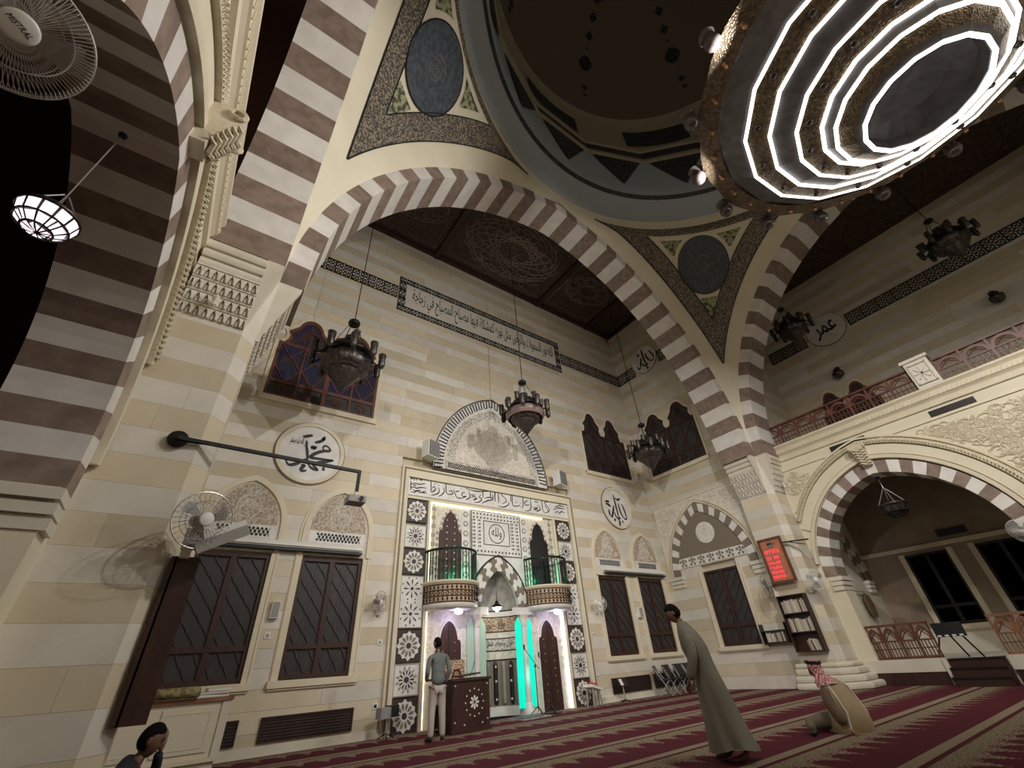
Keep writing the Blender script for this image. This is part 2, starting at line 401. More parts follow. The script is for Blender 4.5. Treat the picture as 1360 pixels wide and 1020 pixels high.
def text(s, name, m, F, u0, u1, v0, v1, d=.01, parent=None, ext=.006, arabic=True, fit=True, bold=0, skew=0):
    c = bpy.data.curves.new('lettering', 'FONT'); c.body = shape_ar(s) if arabic else s
    c.resolution_u = 2; c.extrude = ext; c.offset = bold
    t = bpy.data.objects.new('lettering', c); COL.objects.link(t)
    dg = bpy.context.evaluated_depsgraph_get(); dg.update()
    me = bpy.data.meshes.new_from_object(t.evaluated_get(dg))
    bpy.data.objects.remove(t)
    xs = [v.co.x for v in me.vertices]; ys = [v.co.y for v in me.vertices]
    x0, x1, y0, y1 = min(xs), max(xs), min(ys), max(ys)
    sx = (u1-u0)/(x1-x0); sy = (v1-v0)/(y1-y0)
    if not fit: sx = sy = min(sx, sy)
    cu, cv = (u0+u1)/2, (v0+v1)/2
    for v in me.vertices:
        v.co = F(cu+(v.co.x-(x0+x1)/2)*sx+skew*sy*(v.co.y-(y0+y1)/2), cv+(v.co.y-(y0+y1)/2)*sy, d+v.co.z)
    me.materials.clear(); me.materials.append(M[m])
    return link(name, me, parent)
def mirror(F): return lambda u, v, d: F(-u, v, d)

def strokes(S, w, F, d, h, name, m, parent):
    """pen strokes: ribbons that swell in the middle and taper at the ends"""
    g = G()
    for P in S:
        if len(P) > 2:      # round the corners with a Catmull-Rom curve
            E_ = [P[0]]+list(P)+[P[-1]]; C = []
            for k in range(1, len(E_)-2):
                for t in (0, .25, .5, .75):
                    C.append(tuple(.5*(2*b+(c-a)*t+(2*a-5*b+4*c-e)*t*t+(3*b-a-3*c+e)*t**3) for a, b, c, e in zip(E_[k-1], E_[k], E_[k+1], E_[k+2])))
            P = C+[P[-1]]
        Q = resample(P, len(P) if len(P) > 2 else 3); n = len(Q); A = []; B = []
        for i, (x, y) in enumerate(Q):
            x0, y0 = Q[max(0, i-1)]; x1, y1 = Q[min(n-1, i+1)]; l = hypot(x1-x0, y1-y0)+1e-9
            k = w*(.45+.55*sin(pi*(i+.6)/(n+.2)))*(.65+.35*abs((x1-x0)+(y1-y0))/l)
            A.append((x-(y1-y0)/l*k, y+(x1-x0)/l*k)); B.append((x+(y1-y0)/l*k, y-(x1-x0)/l*k))
        g.band(A, B, d, d+h, F)
    return g.obj(name, m, parent)
CAL_M = [[(2.172,6.499),(2.133,6.556),(2.152,6.615),(2.205,6.638),(2.291,6.591),(2.331,6.534),(2.289,6.492),(2.177,6.474),(2.038,6.405),(1.923,6.316),(1.85,6.217),(1.998,6.215),(2.221,6.229),(2.467,6.246)],[(2.467,6.246),(2.305,6.182),(2.057,6.101),(1.956,6.05)],[(1.676,6.682),(1.697,6.546),(1.751,6.365),(1.789,6.204),(1.821,6.085)],[(1.288,6.03),(1.349,5.931),(1.43,5.916),(1.541,5.968),(1.648,6.051),(1.77,6.158)],[(1.833,6.026),(1.922,5.94),(2.022,5.897),(2.125,5.886)],[(1.942,6.026),(2.048,5.954),(2.125,5.886)],[(1.565,6.772),(1.798,6.873)],[(1.892,6.677),(2.016,6.728),(2.132,6.834)],[(2.059,6.861),(2.096,6.814),(2.122,6.91)],[(1.822,6.552),(1.854,6.484),(1.889,6.546),(1.919,6.487),(1.95,6.57)],[(1.677,5.954),(1.763,5.971),(1.697,5.857),(1.717,5.8),(1.835,5.832)],[(2.243,6.001),(2.261,5.901)]]
CAL_A = [[(14.034,6.985),(14.051,6.744),(14.071,6.46),(14.097,6.204),(14.093,6.018)],[(14.24,6.626),(14.263,6.414),(14.303,6.206),(14.412,6.055),(14.543,5.977),(14.62,6.056)],[(14.469,6.633),(14.534,6.449),(14.581,6.264),(14.61,6.078)],[(13.912,6.204),(13.95,6.047),(14.075,5.958),(14.198,6.03)],[(13.926,6.488),(13.838,6.242),(13.695,5.971)],[(13.583,6.279),(13.591,6.073),(13.712,5.973)],[(14.099,5.926),(14.116,5.814),(14.083,5.652)],[(14.098,6.848),(14.253,6.785),(14.418,6.869)],[(13.853,5.944),(13.836,5.828)],[(14.296,5.903),(14.323,5.825)],[(13.601,6.468),(13.744,6.44)],[(13.458,6.613),(13.701,6.647)],[(13.466,6.52),(13.695,6.504)]]
CAL_B = [[(-9.825,14.701),(-9.793,14.413),(-9.776,14.082),(-9.743,13.718),(-9.736,13.601)],[(-9.611,14.289),(-9.593,14.018),(-9.495,13.781),(-9.369,13.642),(-9.236,13.666)],[(-9.357,14.318),(-9.284,14.095),(-9.185,13.829),(-9.236,13.666)],[(-9.912,13.828),(-9.883,13.639),(-9.755,13.585),(-9.609,13.687)],[(-9.911,14.172),(-10.01,13.892),(-10.082,13.653)],[(-10.241,13.812),(-10.213,13.609),(-10.089,13.63)],[(-9.715,13.531),(-9.699,13.354),(-9.791,13.191)],[(-10.113,14.542),(-9.993,14.343),(-10.117,14.427)]]
CAL_K = [[(5.483,6.226),(5.502,5.833),(5.552,5.813),(5.636,5.865)],[(5.547,5.932),(5.593,5.998),(5.645,5.948),(5.624,5.863),(5.549,5.875)],[(5.59,6.068),(5.614,6.079)],[(5.651,6.089),(5.675,6.098)],[(5.755,5.989),(5.784,5.877),(5.714,5.774),(5.521,5.699)],[(5.742,6.057),(5.767,6.066)],[(5.93,6.017),(5.959,5.904),(5.9,5.79),(5.766,5.701)],[(6.012,6.293),(6.022,5.913),(6.088,5.818),(6.216,5.83)],[(6.137,5.919),(6.214,5.955),(6.267,5.88),(6.203,5.819),(6.138,5.861)],[(6.29,6.014),(6.371,5.825),(6.451,5.754),(6.634,5.776)],[(6.728,5.962),(6.647,5.962),(6.594,5.882),(6.661,5.82),(6.768,5.86),(6.634,5.769)],[(6.85,6.041),(6.903,5.904),(6.875,5.804),(6.741,5.737)],[(6.943,5.838),(7.067,5.892),(7.135,5.841),(7.037,5.755),(7.204,5.846)],[(7.333,5.992),(7.26,5.884),(7.349,5.872),(7.342,5.798),(7.229,5.722),(7.064,5.687)],[(6.728,6.132),(6.932,6.091),(7.209,6.084),(7.637,6.15)],[(7.41,6.228),(7.414,5.882)],[(7.367,5.705),(7.567,5.806),(7.742,5.874)],[(7.485,5.892),(7.629,5.942),(7.816,5.927),(7.741,5.854),(7.597,5.846)],[(7.727,6.227),(7.716,5.95)],[(7.814,6.064),(7.822,5.915)],[(7.91,6.23),(7.893,5.876)],[(5.798,6.185),(5.828,6.195)],[(6.105,6.188),(6.235,6.186)],[(6.37,5.943),(6.501,5.987)],[(6.93,5.932),(7.095,5.932)],[(6.553,6.092),(6.575,6.071)],[(6.295,5.767),(6.315,5.761)],[(7.898,6.214),(7.895,5.837)],[(8.03,6.183),(8.054,5.809)],[(8.475,6.277),(8.163,6.152),(8.334,5.999),(8.363,5.902),(8.201,5.792)],[(8.493,5.895),(8.44,5.787),(8.224,5.684),(8.019,5.701)],[(8.582,6.267),(8.571,5.919)],[(8.656,6.226),(8.626,5.837),(8.714,5.786),(8.934,5.823),(8.946,5.881)],[(8.776,5.934),(8.807,5.933)],[(9.111,6.189),(9.094,5.849),(9.024,5.776)],[(9.34,6.065),(9.223,6.022),(9.166,5.936),(9.241,5.882),(9.39,5.928)],[(9.457,6.24),(9.443,5.818),(9.333,5.701),(9.172,5.681)],[(9.542,5.831),(9.676,5.862),(9.772,5.835),(9.569,5.783),(9.829,5.759)],[(9.789,5.968),(9.887,5.824),(9.691,5.708)],[(9.984,6.182),(9.989,5.837),(10.058,5.728)],[(10.416,6.188),(10.108,6.092),(10.304,5.904),(10.232,5.762),(10.057,5.714)],[(10.128,5.987),(10.267,5.767)],[(8.863,6.258),(8.895,6.268)],[(8.976,5.936),(9.001,5.934)],[(9.62,6.077),(9.801,6.063)],[(9.735,5.935),(9.761,5.933)],[(10.578,5.993),(10.841,6.082),(11.107,6.057)],[(10.525,5.879),(10.717,5.979),(11.111,5.981)],[(10.577,5.765),(10.695,5.847),(10.791,5.784),(10.912,5.869),(11.084,5.828)],[(10.859,6.195),(10.864,6.113)],[(4.807,6.087),(4.836,6.161),(4.877,6.087)],[(4.916,6.198),(4.929,6.085)],[(4.985,6.234),(4.999,6.097)],[(5.074,6.156),(5.136,6.12),(5.227,6.206),(5.243,6.138)],[(4.817,5.952),(4.954,5.997),(5.097,5.986),(5.285,6.041)],[(4.888,5.941),(5.006,5.926)],[(4.816,5.817),(4.916,5.877),(5.011,5.848),(5.15,5.892),(5.341,5.9)],[(4.899,5.785),(4.994,5.755),(5.156,5.802)],[(4.835,5.719),(4.952,5.704),(5.039,5.784),(5.137,5.732),(5.323,5.805)],[(5.184,5.739),(5.35,5.742)],[(4.81,6.042),(4.835,5.775)]]
# ---------------------------------------------------------------- floor, ceilings, plain walls
o = slabs('floor', [(-6.3, 17.15, -10.8, 11.82, -.15, 0)], 'carpet', 'maroon and beige striped prayer carpet covering the whole floor')
slabs('floor_aisle_right', [(17.15, 22.3, -10.8, 6.4, -.15, .56)], 'pale_stone', 'raised stone floor of the dark right aisle')
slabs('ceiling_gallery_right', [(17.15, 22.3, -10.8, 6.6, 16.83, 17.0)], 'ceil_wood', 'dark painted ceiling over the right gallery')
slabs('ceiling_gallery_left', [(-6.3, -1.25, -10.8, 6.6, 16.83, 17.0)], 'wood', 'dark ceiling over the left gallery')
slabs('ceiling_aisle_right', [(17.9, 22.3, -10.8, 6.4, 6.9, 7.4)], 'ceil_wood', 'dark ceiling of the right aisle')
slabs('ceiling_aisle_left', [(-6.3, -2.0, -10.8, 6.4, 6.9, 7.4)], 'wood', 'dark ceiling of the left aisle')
slabs('wall_back', [(-6.3, 22.3, -10.9, -10.6, 0, 17)], 'pale_stone', 'stone wall at the back of the hall')
slabs('wall_aisle_left', [(-6.4, -6.1, -10.8, 6.6, 0, 17)], 'beige_stone', 'outer wall of the dark left aisle')
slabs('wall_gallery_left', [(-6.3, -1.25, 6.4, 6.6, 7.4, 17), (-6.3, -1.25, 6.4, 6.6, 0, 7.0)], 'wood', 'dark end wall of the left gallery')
slabs('wall_aisle_end', [(17.15, 22.1, 6.4, 6.6, 0, 7.36)], 'pale_stone', 'end wall of the right aisle with hanging coats')
slabs('wall_bay_left', [(-.6, -.4, 7.4, 11.9, 0, 17)], 'pale_stone', 'left side wall of the prayer niche bay')
# ---------------------------------------------------------------- front (qibla) wall
front_holes = [(2.18, 3.66, 1.22, 3.66), (0.02, 1.5, 1.22, 3.66), (12.3, 13.8, 1.22, 3.68), (14.5, 16.0, 1.22, 3.68), (4.5, 11.4, 0, 6.5)]
wf = slabs('wall_front', [(-.6, 7.25, 11.82, 12.0, 0, 17), (8.65, 16.6, 11.82, 12.0, 0, 17), (7.25, 8.65, 11.82, 12.0, 3.67, 17)], 'joint', 'tall front wall of white and beige stone courses around the prayer niche')
courses(wf, FQ, -.4, 16.4, 0, 16.83, .36, front_holes, lmin=1.3, lmax=3.6)
wb = slabs('wall_bay_right', [(16.52, 16.7, 7.4, 12, 0, 17)], 'joint', 'right side wall of the prayer niche bay in striped stone')
courses(wb, FB, 7.5, 11.7, 0, 16.83, .36, [(8.59, 10.02, 1.25, 3.7)], lmin=1.0, lmax=2.6)
wg = slabs('wall_gallery_right', [(22.22, 22.4, -10.8, 6.6, 0, 17), (17.15, 22.3, 6.4, 6.6, 7.4, 17)], 'joint', 'upper right gallery wall in faint stone courses above the balcony')
courses(wg, FG, -10.6, 6.4, 7.4, 16.83, .36, lmin=2.2, lmax=4.5)
ge = lambda u, v, d: (u, 6.4-d, v)
courses(wg, ge, 17.25, 22.1, 7.4, 16.83, .36, lmin=1.5, lmax=2.6, d0=-.02, d1=.03)
# the plain skirting course at the foot of the front wall
g = G(); g.box(-.4, 4.5, 0, .16, 0, .05, FQ); g.box(11.4, 16.4, 0, .16, 0, .05, FQ)
tag(g.obj('baseboard_front', 'pale_stone'), 'pale stone skirting along the front wall', kind='structure')
# ---------------------------------------------------------------- coffered painted ceiling of the bay
cb = slabs('ceiling', [(-.5, 16.5, 7.4, 11.9, 16.83, 17.0)], 'ceil_wood', 'dark painted coffered ceiling over the prayer niche bay')
g = G()
for x in (-.4, 1.5, 5.1, 10.9, 14.4, 16.2): g.box(x, x+.22, 7.5, 11.7, 16.66, 16.84)
for y in (7.5, 11.5): g.box(-.4, 16.4, y, y+.2, 16.7, 16.84)
g.obj('ceiling_beams', 'wood', cb, kind='stuff')
def rose(g, cx, cy, z, r, n=12, w=.025):
    for k in range(n):
        a = 2*pi*k/n
        P = [(cx+r*(.32+.68*t)*cos(a+1.1*sin(pi*t)), cy+.62*r*(.32+.68*t)*sin(a+1.1*sin(pi*t)), z) for t in [i/9 for i in range(10)]]
        g.tube(P, w, 3, cap=False)
        P = [(cx+r*(.32+.68*t)*cos(a-1.1*sin(pi*t)), cy+.62*r*(.32+.68*t)*sin(a-1.1*sin(pi*t)), z) for t in [i/9 for i in range(10)]]
        g.tube(P, w, 3, cap=False)
g = G()
for x0, x1 in ((5.4, 10.8), (1.8, 5.0), (11.2, 14.3)):
    for q in (0, .12): g.tube([(x0+q, 7.9+q, 16.82), (x1-q, 7.9+q, 16.82), (x1-q, 11.3-q, 16.82), (x0+q, 11.3-q, 16.82)], .028, 3, closed=True)
rose(g, 8.1, 9.6, 16.82, 2.45, 14); rose(g, 3.4, 9.6, 16.82, 1.4, 10); rose(g, 12.75, 9.6, 16.82, 1.4, 10)
rr = random.Random(3)
for k in range(34):
    x = rr.uniform(5.9, 10.3); y = rr.uniform(8.2, 11); a = rr.uniform(0, 6)
    g.tube([(x+.05*i*cos(a+i*.5), y+.05*i*sin(a+i*.5), 16.82) for i in range(9)], .022, 3, cap=False)
g.obj('ceiling_tracery', 'ceil_line', cb, kind='stuff')
# ---------------------------------------------------------------- great arches carrying the dome
HC = Vector((8, -1.75, 0))
AZ, AW, AH = 7.05, 7.7, 8.65
def arch_local(u, v, d): return (u, 8.1+d, v)
NV = 47
garch = empty('great_arch', (8, -1.75, 0), 0, 'great pointed arch of brown and white blocks opening to the prayer niche wall', 'arch')
voussoirs(garch, arch_local, 0, AZ, AW, AH, .42, 0, 1.15, NV, ht=.46)
for rz, lb in ((-pi/2, 'great arch of brown and white blocks above the balcony on the right'), (pi/2, 'great arch of brown and white blocks rising at the upper left')):
    o = dup(garch); o.rotation_euler = (0, 0, rz); tag(o, lb)
# wall above each great arch, up to the ceilings (outer side of the square)
def spandrel_wall(name, rz, lb):
    g = G(); B = parch(0, AZ, 8.05, 9.05, 24)
    top = [(u, 17.0) for u, v in B]
    g.band(B, top, .12, 1.1, arch_local)
    o = g.obj(name, 'plaster'); o.location = HC; o.rotation_euler = (0, 0, rz); tag(o, lb, kind='structure')
spandrel_wall('wall_over_front_arch', 0, 'plastered wall over the front arch')
spandrel_wall('wall_over_right_arch', -pi/2, 'plastered wall over the right arch')
spandrel_wall('wall_over_left_arch', pi/2, 'plastered wall over the left arch')
# ---------------------------------------------------------------- pendentives with painted ornament
PW, PH = 8.1, 9.1
def a_of(z, m=0):
    w, h = PW+m, PH+m*1.1; t = z-AZ
    if t <= 0: return w
    if t >= h: return 0
    R = (h*h+w*w)/(2*w); return max(0, sqrt(max(R*R-t*t, 0))-(R-w))
def pend_L(z):
    a = a_of(z); return hypot(PW, a)*(pi/4-atan2(a, PW))
def pend_pt(x, z, d=0):              # x = arc length from the corner line, z height, d towards the hall
    a = a_of(z); r = hypot(PW, a); th = x/r
    return ((r-d)*cos(th), (r-d)*sin(th), z)
def pend_patch(rows, d, nu=10):
    g = G(); n = 0
    for z, l, r in rows:
        g.v += [pend_pt(l+(r-l)*i/nu, z, d) for i in range(nu+1)]
    for j in range(len(rows)-1):
        for i in range(nu):
            a = j*(nu+1)+i; g.f.append((a, a+1, a+nu+2, a+nu+1))
    return g
def lim(z, m): return max(0.0, pend_L(z)-(a_of(z, m)-a_of(z)))
def zr(z0, z1, n): return [z0+(z1-z0)*i/n for i in range(n+1)]
def pendentive(ang, lb):
    e = empty('pendentive', (8, -1.75, 0), ang, lb, 'pendentive')
    pend_patch([(z, -pend_L(z), pend_L(z)) for z in zr(AZ, 16.95, 44)], 0, 16).obj('plaster_field', 'plaster', e, True)
    def tip(m):
        z = AZ+.1
        while lim(z, m) <= .001: z += .02
        return z
    # triangular painted border: two arms along the arches and one along the ring
    m1, m2 = .55, 1.12
    t1, t2 = tip(m1), tip(m2)
    for s in (-1, 1):
        rows = [(z, s*(lim(z, m2) if z > t2 else 0), s*lim(z, m1)) for z in zr(t1, 16.0, 36)]
        pend_patch(rows, .025, 4).obj('painted_border', 'border', e, True)
    pend_patch([(z, -lim(z, m1), lim(z, m1)) for z in zr(15.98, 16.38, 5)], .025, 24).obj('painted_border', 'border', e, True)
    for s in (-1, 1):
        g = G()
        for m in (m1, m2):
            g.tube([pend_pt(s*lim(z, m), z, .03) for z in zr(tip(m)+.01, 16.38 if m == m1 else 15.98, 30)], .022, 4, cap=False)
        g.obj('border_line', 'black', e)
    # three green ornaments
    t3 = 12.35
    pend_patch([(z, -.36*(z-t3)/1.35, .36*(z-t3)/1.35) for z in zr(t3, 13.62, 10)], .025, 6).obj('green_ornament', 'green_deco', e, True)
    for s in (-1, 1):
        rows = []
        for z in zr(14.3, 15.8, 14):
            o1 = lim(z, 1.3); dz = z-14.8
            i1 = sqrt(max(0, 1.22**2-dz*dz)); i1 = max(i1, .25)
            i1 = max(i1, .0)
            if o1 > i1: rows.append((z, s*i1, s*o1))
        pend_patch(rows, .025, 6).obj('green_ornament', 'green_deco', e, True)
    def disc(r0, r1, d, m, name):
        g = G(); n = 36
        for r in (r0, r1):
            g.v += [pend_pt(r*cos(2*pi*i/n), 14.8+r*sin(2*pi*i/n), d) for i in range(n)]
        g.f = [(i, (i+1) % n, n+(i+1) % n, n+i) for i in range(n)]
        return g.obj(name, m, e, True)
    disc(.001, 1.02, .04, 'medal_blue', 'medallion')
    disc(1.02, 1.06, .045, 'black', 'medallion_rim')
    disc(.34, .37, .05, 'medal_line', 'medallion_ring'); disc(.22, .24, .05, 'medal_line', 'medallion_ring')
    g = G()
    for k in range(12):
        a = 2*pi*k/12; g.tube([pend_pt(r*cos(a+q), 14.8+r*sin(a+q), .05) for r, q in ((.06, 0), (.15, .2), (.22, 0), (.15, -.2), (.06, 0))], .012, 3, cap=False)
    g.obj('medallion_rosette', 'medal_line', e)
    return e
pendentive(pi/4, 'painted pendentive with round dark medallion between the front and right arches')
pendentive(3*pi/4, 'painted pendentive with oval looking dark medallion at the upper left')
# ---------------------------------------------------------------- dome: ring cornice, drum and shell
dm = empty('dome', (8, -1.75, 0), 0, 'dark brown dome with hanging diamond pattern above a grey blue ring', 'dome')
g = G(); g.lathe([(8.12, 16.7), (8.12, 16.92), (8.0, 16.93), (7.92, 17.0), (7.84, 17.16), (7.62, 17.36), (7.44, 17.46), (7.42, 17.52)], m=96).obj('ring_cornice', 'ringblue', dm, True)
G().lathe([(7.42, 17.52), (7.38, 17.54), (7.34, 17.64), (7.31, 17.68)], m=96).obj('ring_line', 'domeblack', dm, True)
G().lathe([(7.31, 17.68), (7.25, 17.9), (7.24, 18.15), (7.24, 20.3)], m=96).obj('drum_base', 'ringblue', dm, True)
NP = 16; oa = radians(11)
def pring(r, z, n=NP): return [(r*cos(2*pi*i/n+oa), r*sin(2*pi*i/n+oa), z) for i in range(n)]
def prband(r0, z0, r1, z1, m, name):
    g = G(); a = pring(r0, z0); b = pring(r1, z1)
    for i in range(NP): g.quad(a[i], a[(i+1) % NP], b[(i+1) % NP], b[i])
    return g.obj(name, m, dm)
prband(7.28, 20.12, 7.16, 20.22, 'domecream', 'polygon_band'); prband(7.16, 20.22, 7.18, 20.42, 'domecream', 'polygon_band'); prband(7.18, 20.42, 7.26, 21.05, 'domeblack', 'polygon_band'); prband(7.26, 21.05, 7.18, 21.12, 'domecream', 'polygon_band'); prband(7.18, 21.12, 7.18, 21.3, 'domecream', 'polygon_band')
for k in range(NP):
    a = 2*pi*(k+.5)/NP+oa; h = pi/NP*.84
    def q(r, t, z): return (r*cos(a+t), r*sin(a+t), z)
    g = G(); g.quad(q(7.2, -h, 20.12), q(7.2, 0, 18.2), q(7.2, h, 20.12)); g.obj('star_point', 'domeblack', dm)
G().lathe([(7.2, 21.25), (7.2, 23.7), (7.12, 23.75), (7.1, 23.85), (7.0, 23.9)], m=64).obj('drum', 'domecream', dm, True)
for k in range(8):
    a = radians(48+45*k); g = G(); n = 6; h = radians(12.2)
    for z in (21.55, 22.9): g.v += [(7.15*cos(a-h+2*h*i/n), 7.15*sin(a-h+2*h*i/n), z) for i in range(n+1)]
    g.f = [(i, i+1, n+2+i, n+1+i) for i in range(n)]
    g.obj('drum_window', 'domeblack', dm)
G().lathe([(7.0*cos(t) if t < 1.5 else .01, 23.9+7.0*sin(t)) for t in [i*pi/2/16 for i in range(17)]], m=64).obj('shell', 'dome', dm, True)
def dome_pt(a, t, d=.05): return ((7.0-d)*cos(t)*cos(a), (7.0-d)*cos(t)*sin(a), 23.9+(7.0-d)*sin(t))
for k in range(8):
    a = radians(29+45*k)
    for t, s in ((.22, .17), (.30, .22), (.385, .07), (.52, .42), (.64, .07), (.73, .26), (.86, .26), (1.0, .34), (1.13, .2)):
        c = max(.25, cos(t)); w = s*.85/7/c; g = G()
        if s > .3: g.quad(dome_pt(a-w*.35, t-s/7), dome_pt(a+w*.35, t-s/7), dome_pt(a+w, t-s*.3/7), dome_pt(a+w, t+s*.3/7), dome_pt(a+w*.35, t+s/7), dome_pt(a-w*.35, t+s/7), dome_pt(a-w, t+s*.3/7), dome_pt(a-w, t-s*.3/7))
        else: g.quad(dome_pt(a, t-s/7), dome_pt(a+w, t), dome_pt(a, t+s/7), dome_pt(a-w, t))
        g.obj('dome_diamond', 'domeblack', dm)
# ---------------------------------------------------------------- piers with stalactite capitals
def muqarnas(F, u0, u1, flip, parent, boss=None):
    """stalactite capital stepping outwards: F(u, v, d), rows from v=5.75 up to 7.05; d grows outward"""
    out = .36
    rows = 4; h = .205; z = 5.75
    g = G()
    for r in range(rows):
        d = out*(r+1)/6.2; v0 = z+r*h; n = 8 if r % 2 else 8; off = .5*((r+1) % 2)
        w = (u1-u0)/n
        g.box(u0, u1, v0, v0+h, -.2, d-.05, F)                       # backing of the row
        for i in range(-1, n+1):
            a = max(u0, u0+(i+off)*w); b = min(u1, u0+(i+off+1)*w)
            if b-a < w*.3: continue
            c = (a+b)/2; q = (b-a)
            # pointed cell: solid spandrels either side of a hollow with an apex
            ap = (c, v0+h*.82); L = (a+.1*q, v0); Rr = (b-.1*q, v0)
            g.prism([(a, v0), L, (c-.28*q, v0+h*.5), ap, (c, v0+h), (a, v0+h)], d-.05, d, F)
            g.prism([Rr, (b, v0), (b, v0+h), (c, v0+h), ap, (c+.28*q, v0+h*.5)], d-.05, d, F)
            g.prism([(c-.09*q, v0), (c+.09*q, v0), (c, v0+h*.5)], d-.05, d-.015, F)
        g.box(u0, u1, v0+h-.028, v0+h, d-.05, d+.02, F)
    g.obj('muqarnas_cells', 'carved_white', parent)
    zz = z+rows*h
    g = G()
    for k, (dz, dd) in enumerate(((.16, .26), (.16, .31), (.16, .36))):
        a = zz+.0+k*.16
        P = [(dd+.03*sin(pi*i/6)-.03, a+dz*i/6) for i in range(7)]
        n = len(g.v)
        g.v += [F(u, v, d) for u in (u0, u1) for d, v in P+[(-.2, a+dz), (-.2, a)]]
        m = len(P)+2
        g.f += [(n+i, n+(i+1) % m, n+m+(i+1) % m, n+m+i) for i in range(m)]+[tuple(range(n, n+m))[::-1], tuple(range(n+m, n+2*m))]
    g.obj('capital_mouldings', 'pale_stone', parent)
    if boss:
        g = G(); p = F(boss, 5.95, .22); g.lathe([(.0, -.12), (.05, -.08), (.035, 0), (.06, .07), (.02, .13), (0, .14)], p, 8); g.obj('pendant_boss', 'carved_white', parent)
def pier(sx, lb):
    """sx=+1 right pier, -1 left pier; mirrored about the hall axis x=8"""
    e = empty('pier', (8+sx*8.7, 6.9, 0), 0, lb, 'pier')
    X = lambda a: a if sx > 0 else 16-a                                # a given for the right pier
    loc = Vector((8+sx*8.7, 6.9, 0))
    def R(u, v, d): return Vector((X(u), v, d))-loc
    g = G()
    g.prism([(16.15+.02, 7.5), (16.15+.02, 6.5), (16.35, 6.32), (17.25, 6.32), (17.25, 7.5)], 0, 7.06, lambda u, v, d: R(u, v, d)); g.obj('core', 'joint', e)
    nb = 20; h = 7.06/nb
    rr = random.Random(5 if sx > 0 else 9)
    for i in range(nb):
        z0 = i*h+.001; z1 = (i+1)*h-.001; m = ('white_stone', 'beige_stone')[i % 2]
        for a0, a1, face in ((16.342, 17.25, 'y'), (6.492, 7.5, 'x')):
            cut = rr.choice((None, None, .35, .6)) if a1-a0 > .8 else None
            segs = [(a0, a1)] if not cut else [(a0, a0+(a1-a0)*cut-.001), (a0+(a1-a0)*cut+.001, a1)]
            for b0, b1 in segs:
                o = link('stone_block', CUBE[m], e)
                if face == 'y': o.location = R((b0+b1)/2, 6.31, (z0+z1)/2); o.scale = (b1-b0, .03, z1-z0)
                else: o.location = R(16.16, (b0+b1)/2, (z0+z1)/2); o.scale = (.03, b1-b0, z1-z0)
        g = G(); g.prism([(16.145, 6.5), (16.175, 6.5), (16.355, 6.32), (16.345, 6.295)], z0, z1, R); g.obj('stone_block', m, e)   # chamfer
    # capitals: one under the front arch (towards the hall axis), one under the side arch
    F1 = lambda u, v, d: Vector((X(16.15-d), u, v))-loc
    F2 = lambda u, v, d: Vector((X(u), 6.3-d, v))-loc
    muqarnas(F1, 6.48, 7.48, 0, e)
    muqarnas(F2, 16.35, 17.2, 0, e, boss=16.8)
    # plain corner piece filling the angle between the two capitals
    g = G()
    A = [(16.15, 6.5), (16.36, 6.5), (16.36, 6.3)]; B = [(15.74, 6.36), (16.4, 6.5), (16.4, 6.3), (16.12, 5.96)]
    g.v += [R(16.15, 6.5, 5.7), R(16.36, 6.3, 5.7), R(16.4, 6.55, 5.7), R(15.72, 6.48, 7.06), R(15.72, 6.36, 7.06), R(16.1, 6.36, 7.06), R(16.1, 5.95, 7.06), R(16.36, 5.95, 7.06), R(16.4, 6.55, 7.06)]
    g.f = [(0, 3, 4), (0, 4, 5), (0, 5, 1), (1, 5, 6), (1, 6, 7), (1, 7, 8, 2), (0, 2, 8, 3), (3, 8, 7, 6, 5, 4)]
    g.obj('corner_corbel', 'pale_stone', e)
    # stepped base of rounded courses
    for k, (o_, z0, z1) in enumerate(((.50, 0, .17), (.38, .17, .34), (.26, .34, .51), (.16, .51, .64))):
        g = G(); rnd = .055
        def ring(off, z): return [R(*p, z) for p in ((17.14, 6.32-off), (16.35-off*.3, 6.32-off), (16.15-off, 6.5-off*.3), (16.15-off, 7.62))]
        pr = [(o_-rnd, z0), (o_-.01, z0+.03), (o_, (z0+z1)/2), (o_-.01, z1-.03), (o_-rnd, z1)]
        n = 0
        for off, z in pr: g.v += ring(off, z)
        for j in range(len(pr)-1):
            for i in range(3): g.f.append((j*4+i, j*4+i+1, j*4+i+5, j*4+i+4))
        n = len(g.v); g.v += [R(17.14, 7.62, z1)]; g.f.append(((len(pr)-1)*4, (len(pr)-1)*4+1, (len(pr)-1)*4+2, (len(pr)-1)*4+3, n))
        if sx > 0: g.obj('base_course', 'pale_stone', e)
    return e
pier(1, 'right stone pier with stalactite capitals and stepped base beside the bookcase')
pier(-1, 'left stone pier with stalactite capitals beside the tall wooden bookcase')
# ---------------------------------------------------------------- side arcades under the galleries
def scrolls(g, F, inside, n, seed, r=(.10, .22), w=.022, d=.02, box=None):
    rr = random.Random(seed); k = 0; tries = 0
    while k < n and tries < n*30:
        tries += 1
        u = rr.uniform(box[0], box[1]); v = rr.uniform(box[2], box[3]); R = rr.uniform(*r)
        if not inside(u, v, R): continue
        a0 = rr.uniform(0, 6.28); s = rr.choice((-1, 1))
        P = [F(u+R*(1-.075*i)*cos(a0+s*i*.55), v+R*(1-.075*i)*sin(a0+s*i*.55), d) for i in range(12)]
        g.tube(P, [w*(1-.05*i) for i in range(12)], 4)
        for j in (2, 5, 8):
            p = Vector(P[j]); q = F(u+R*1.25*cos(a0+s*j*.55+.2), v+R*1.25*sin(a0+s*j*.55+.2), d)
            if inside(u, v, R*1.3): g.tube([p, q], [w*.9, w*.3], 4)
        k += 1
    return g
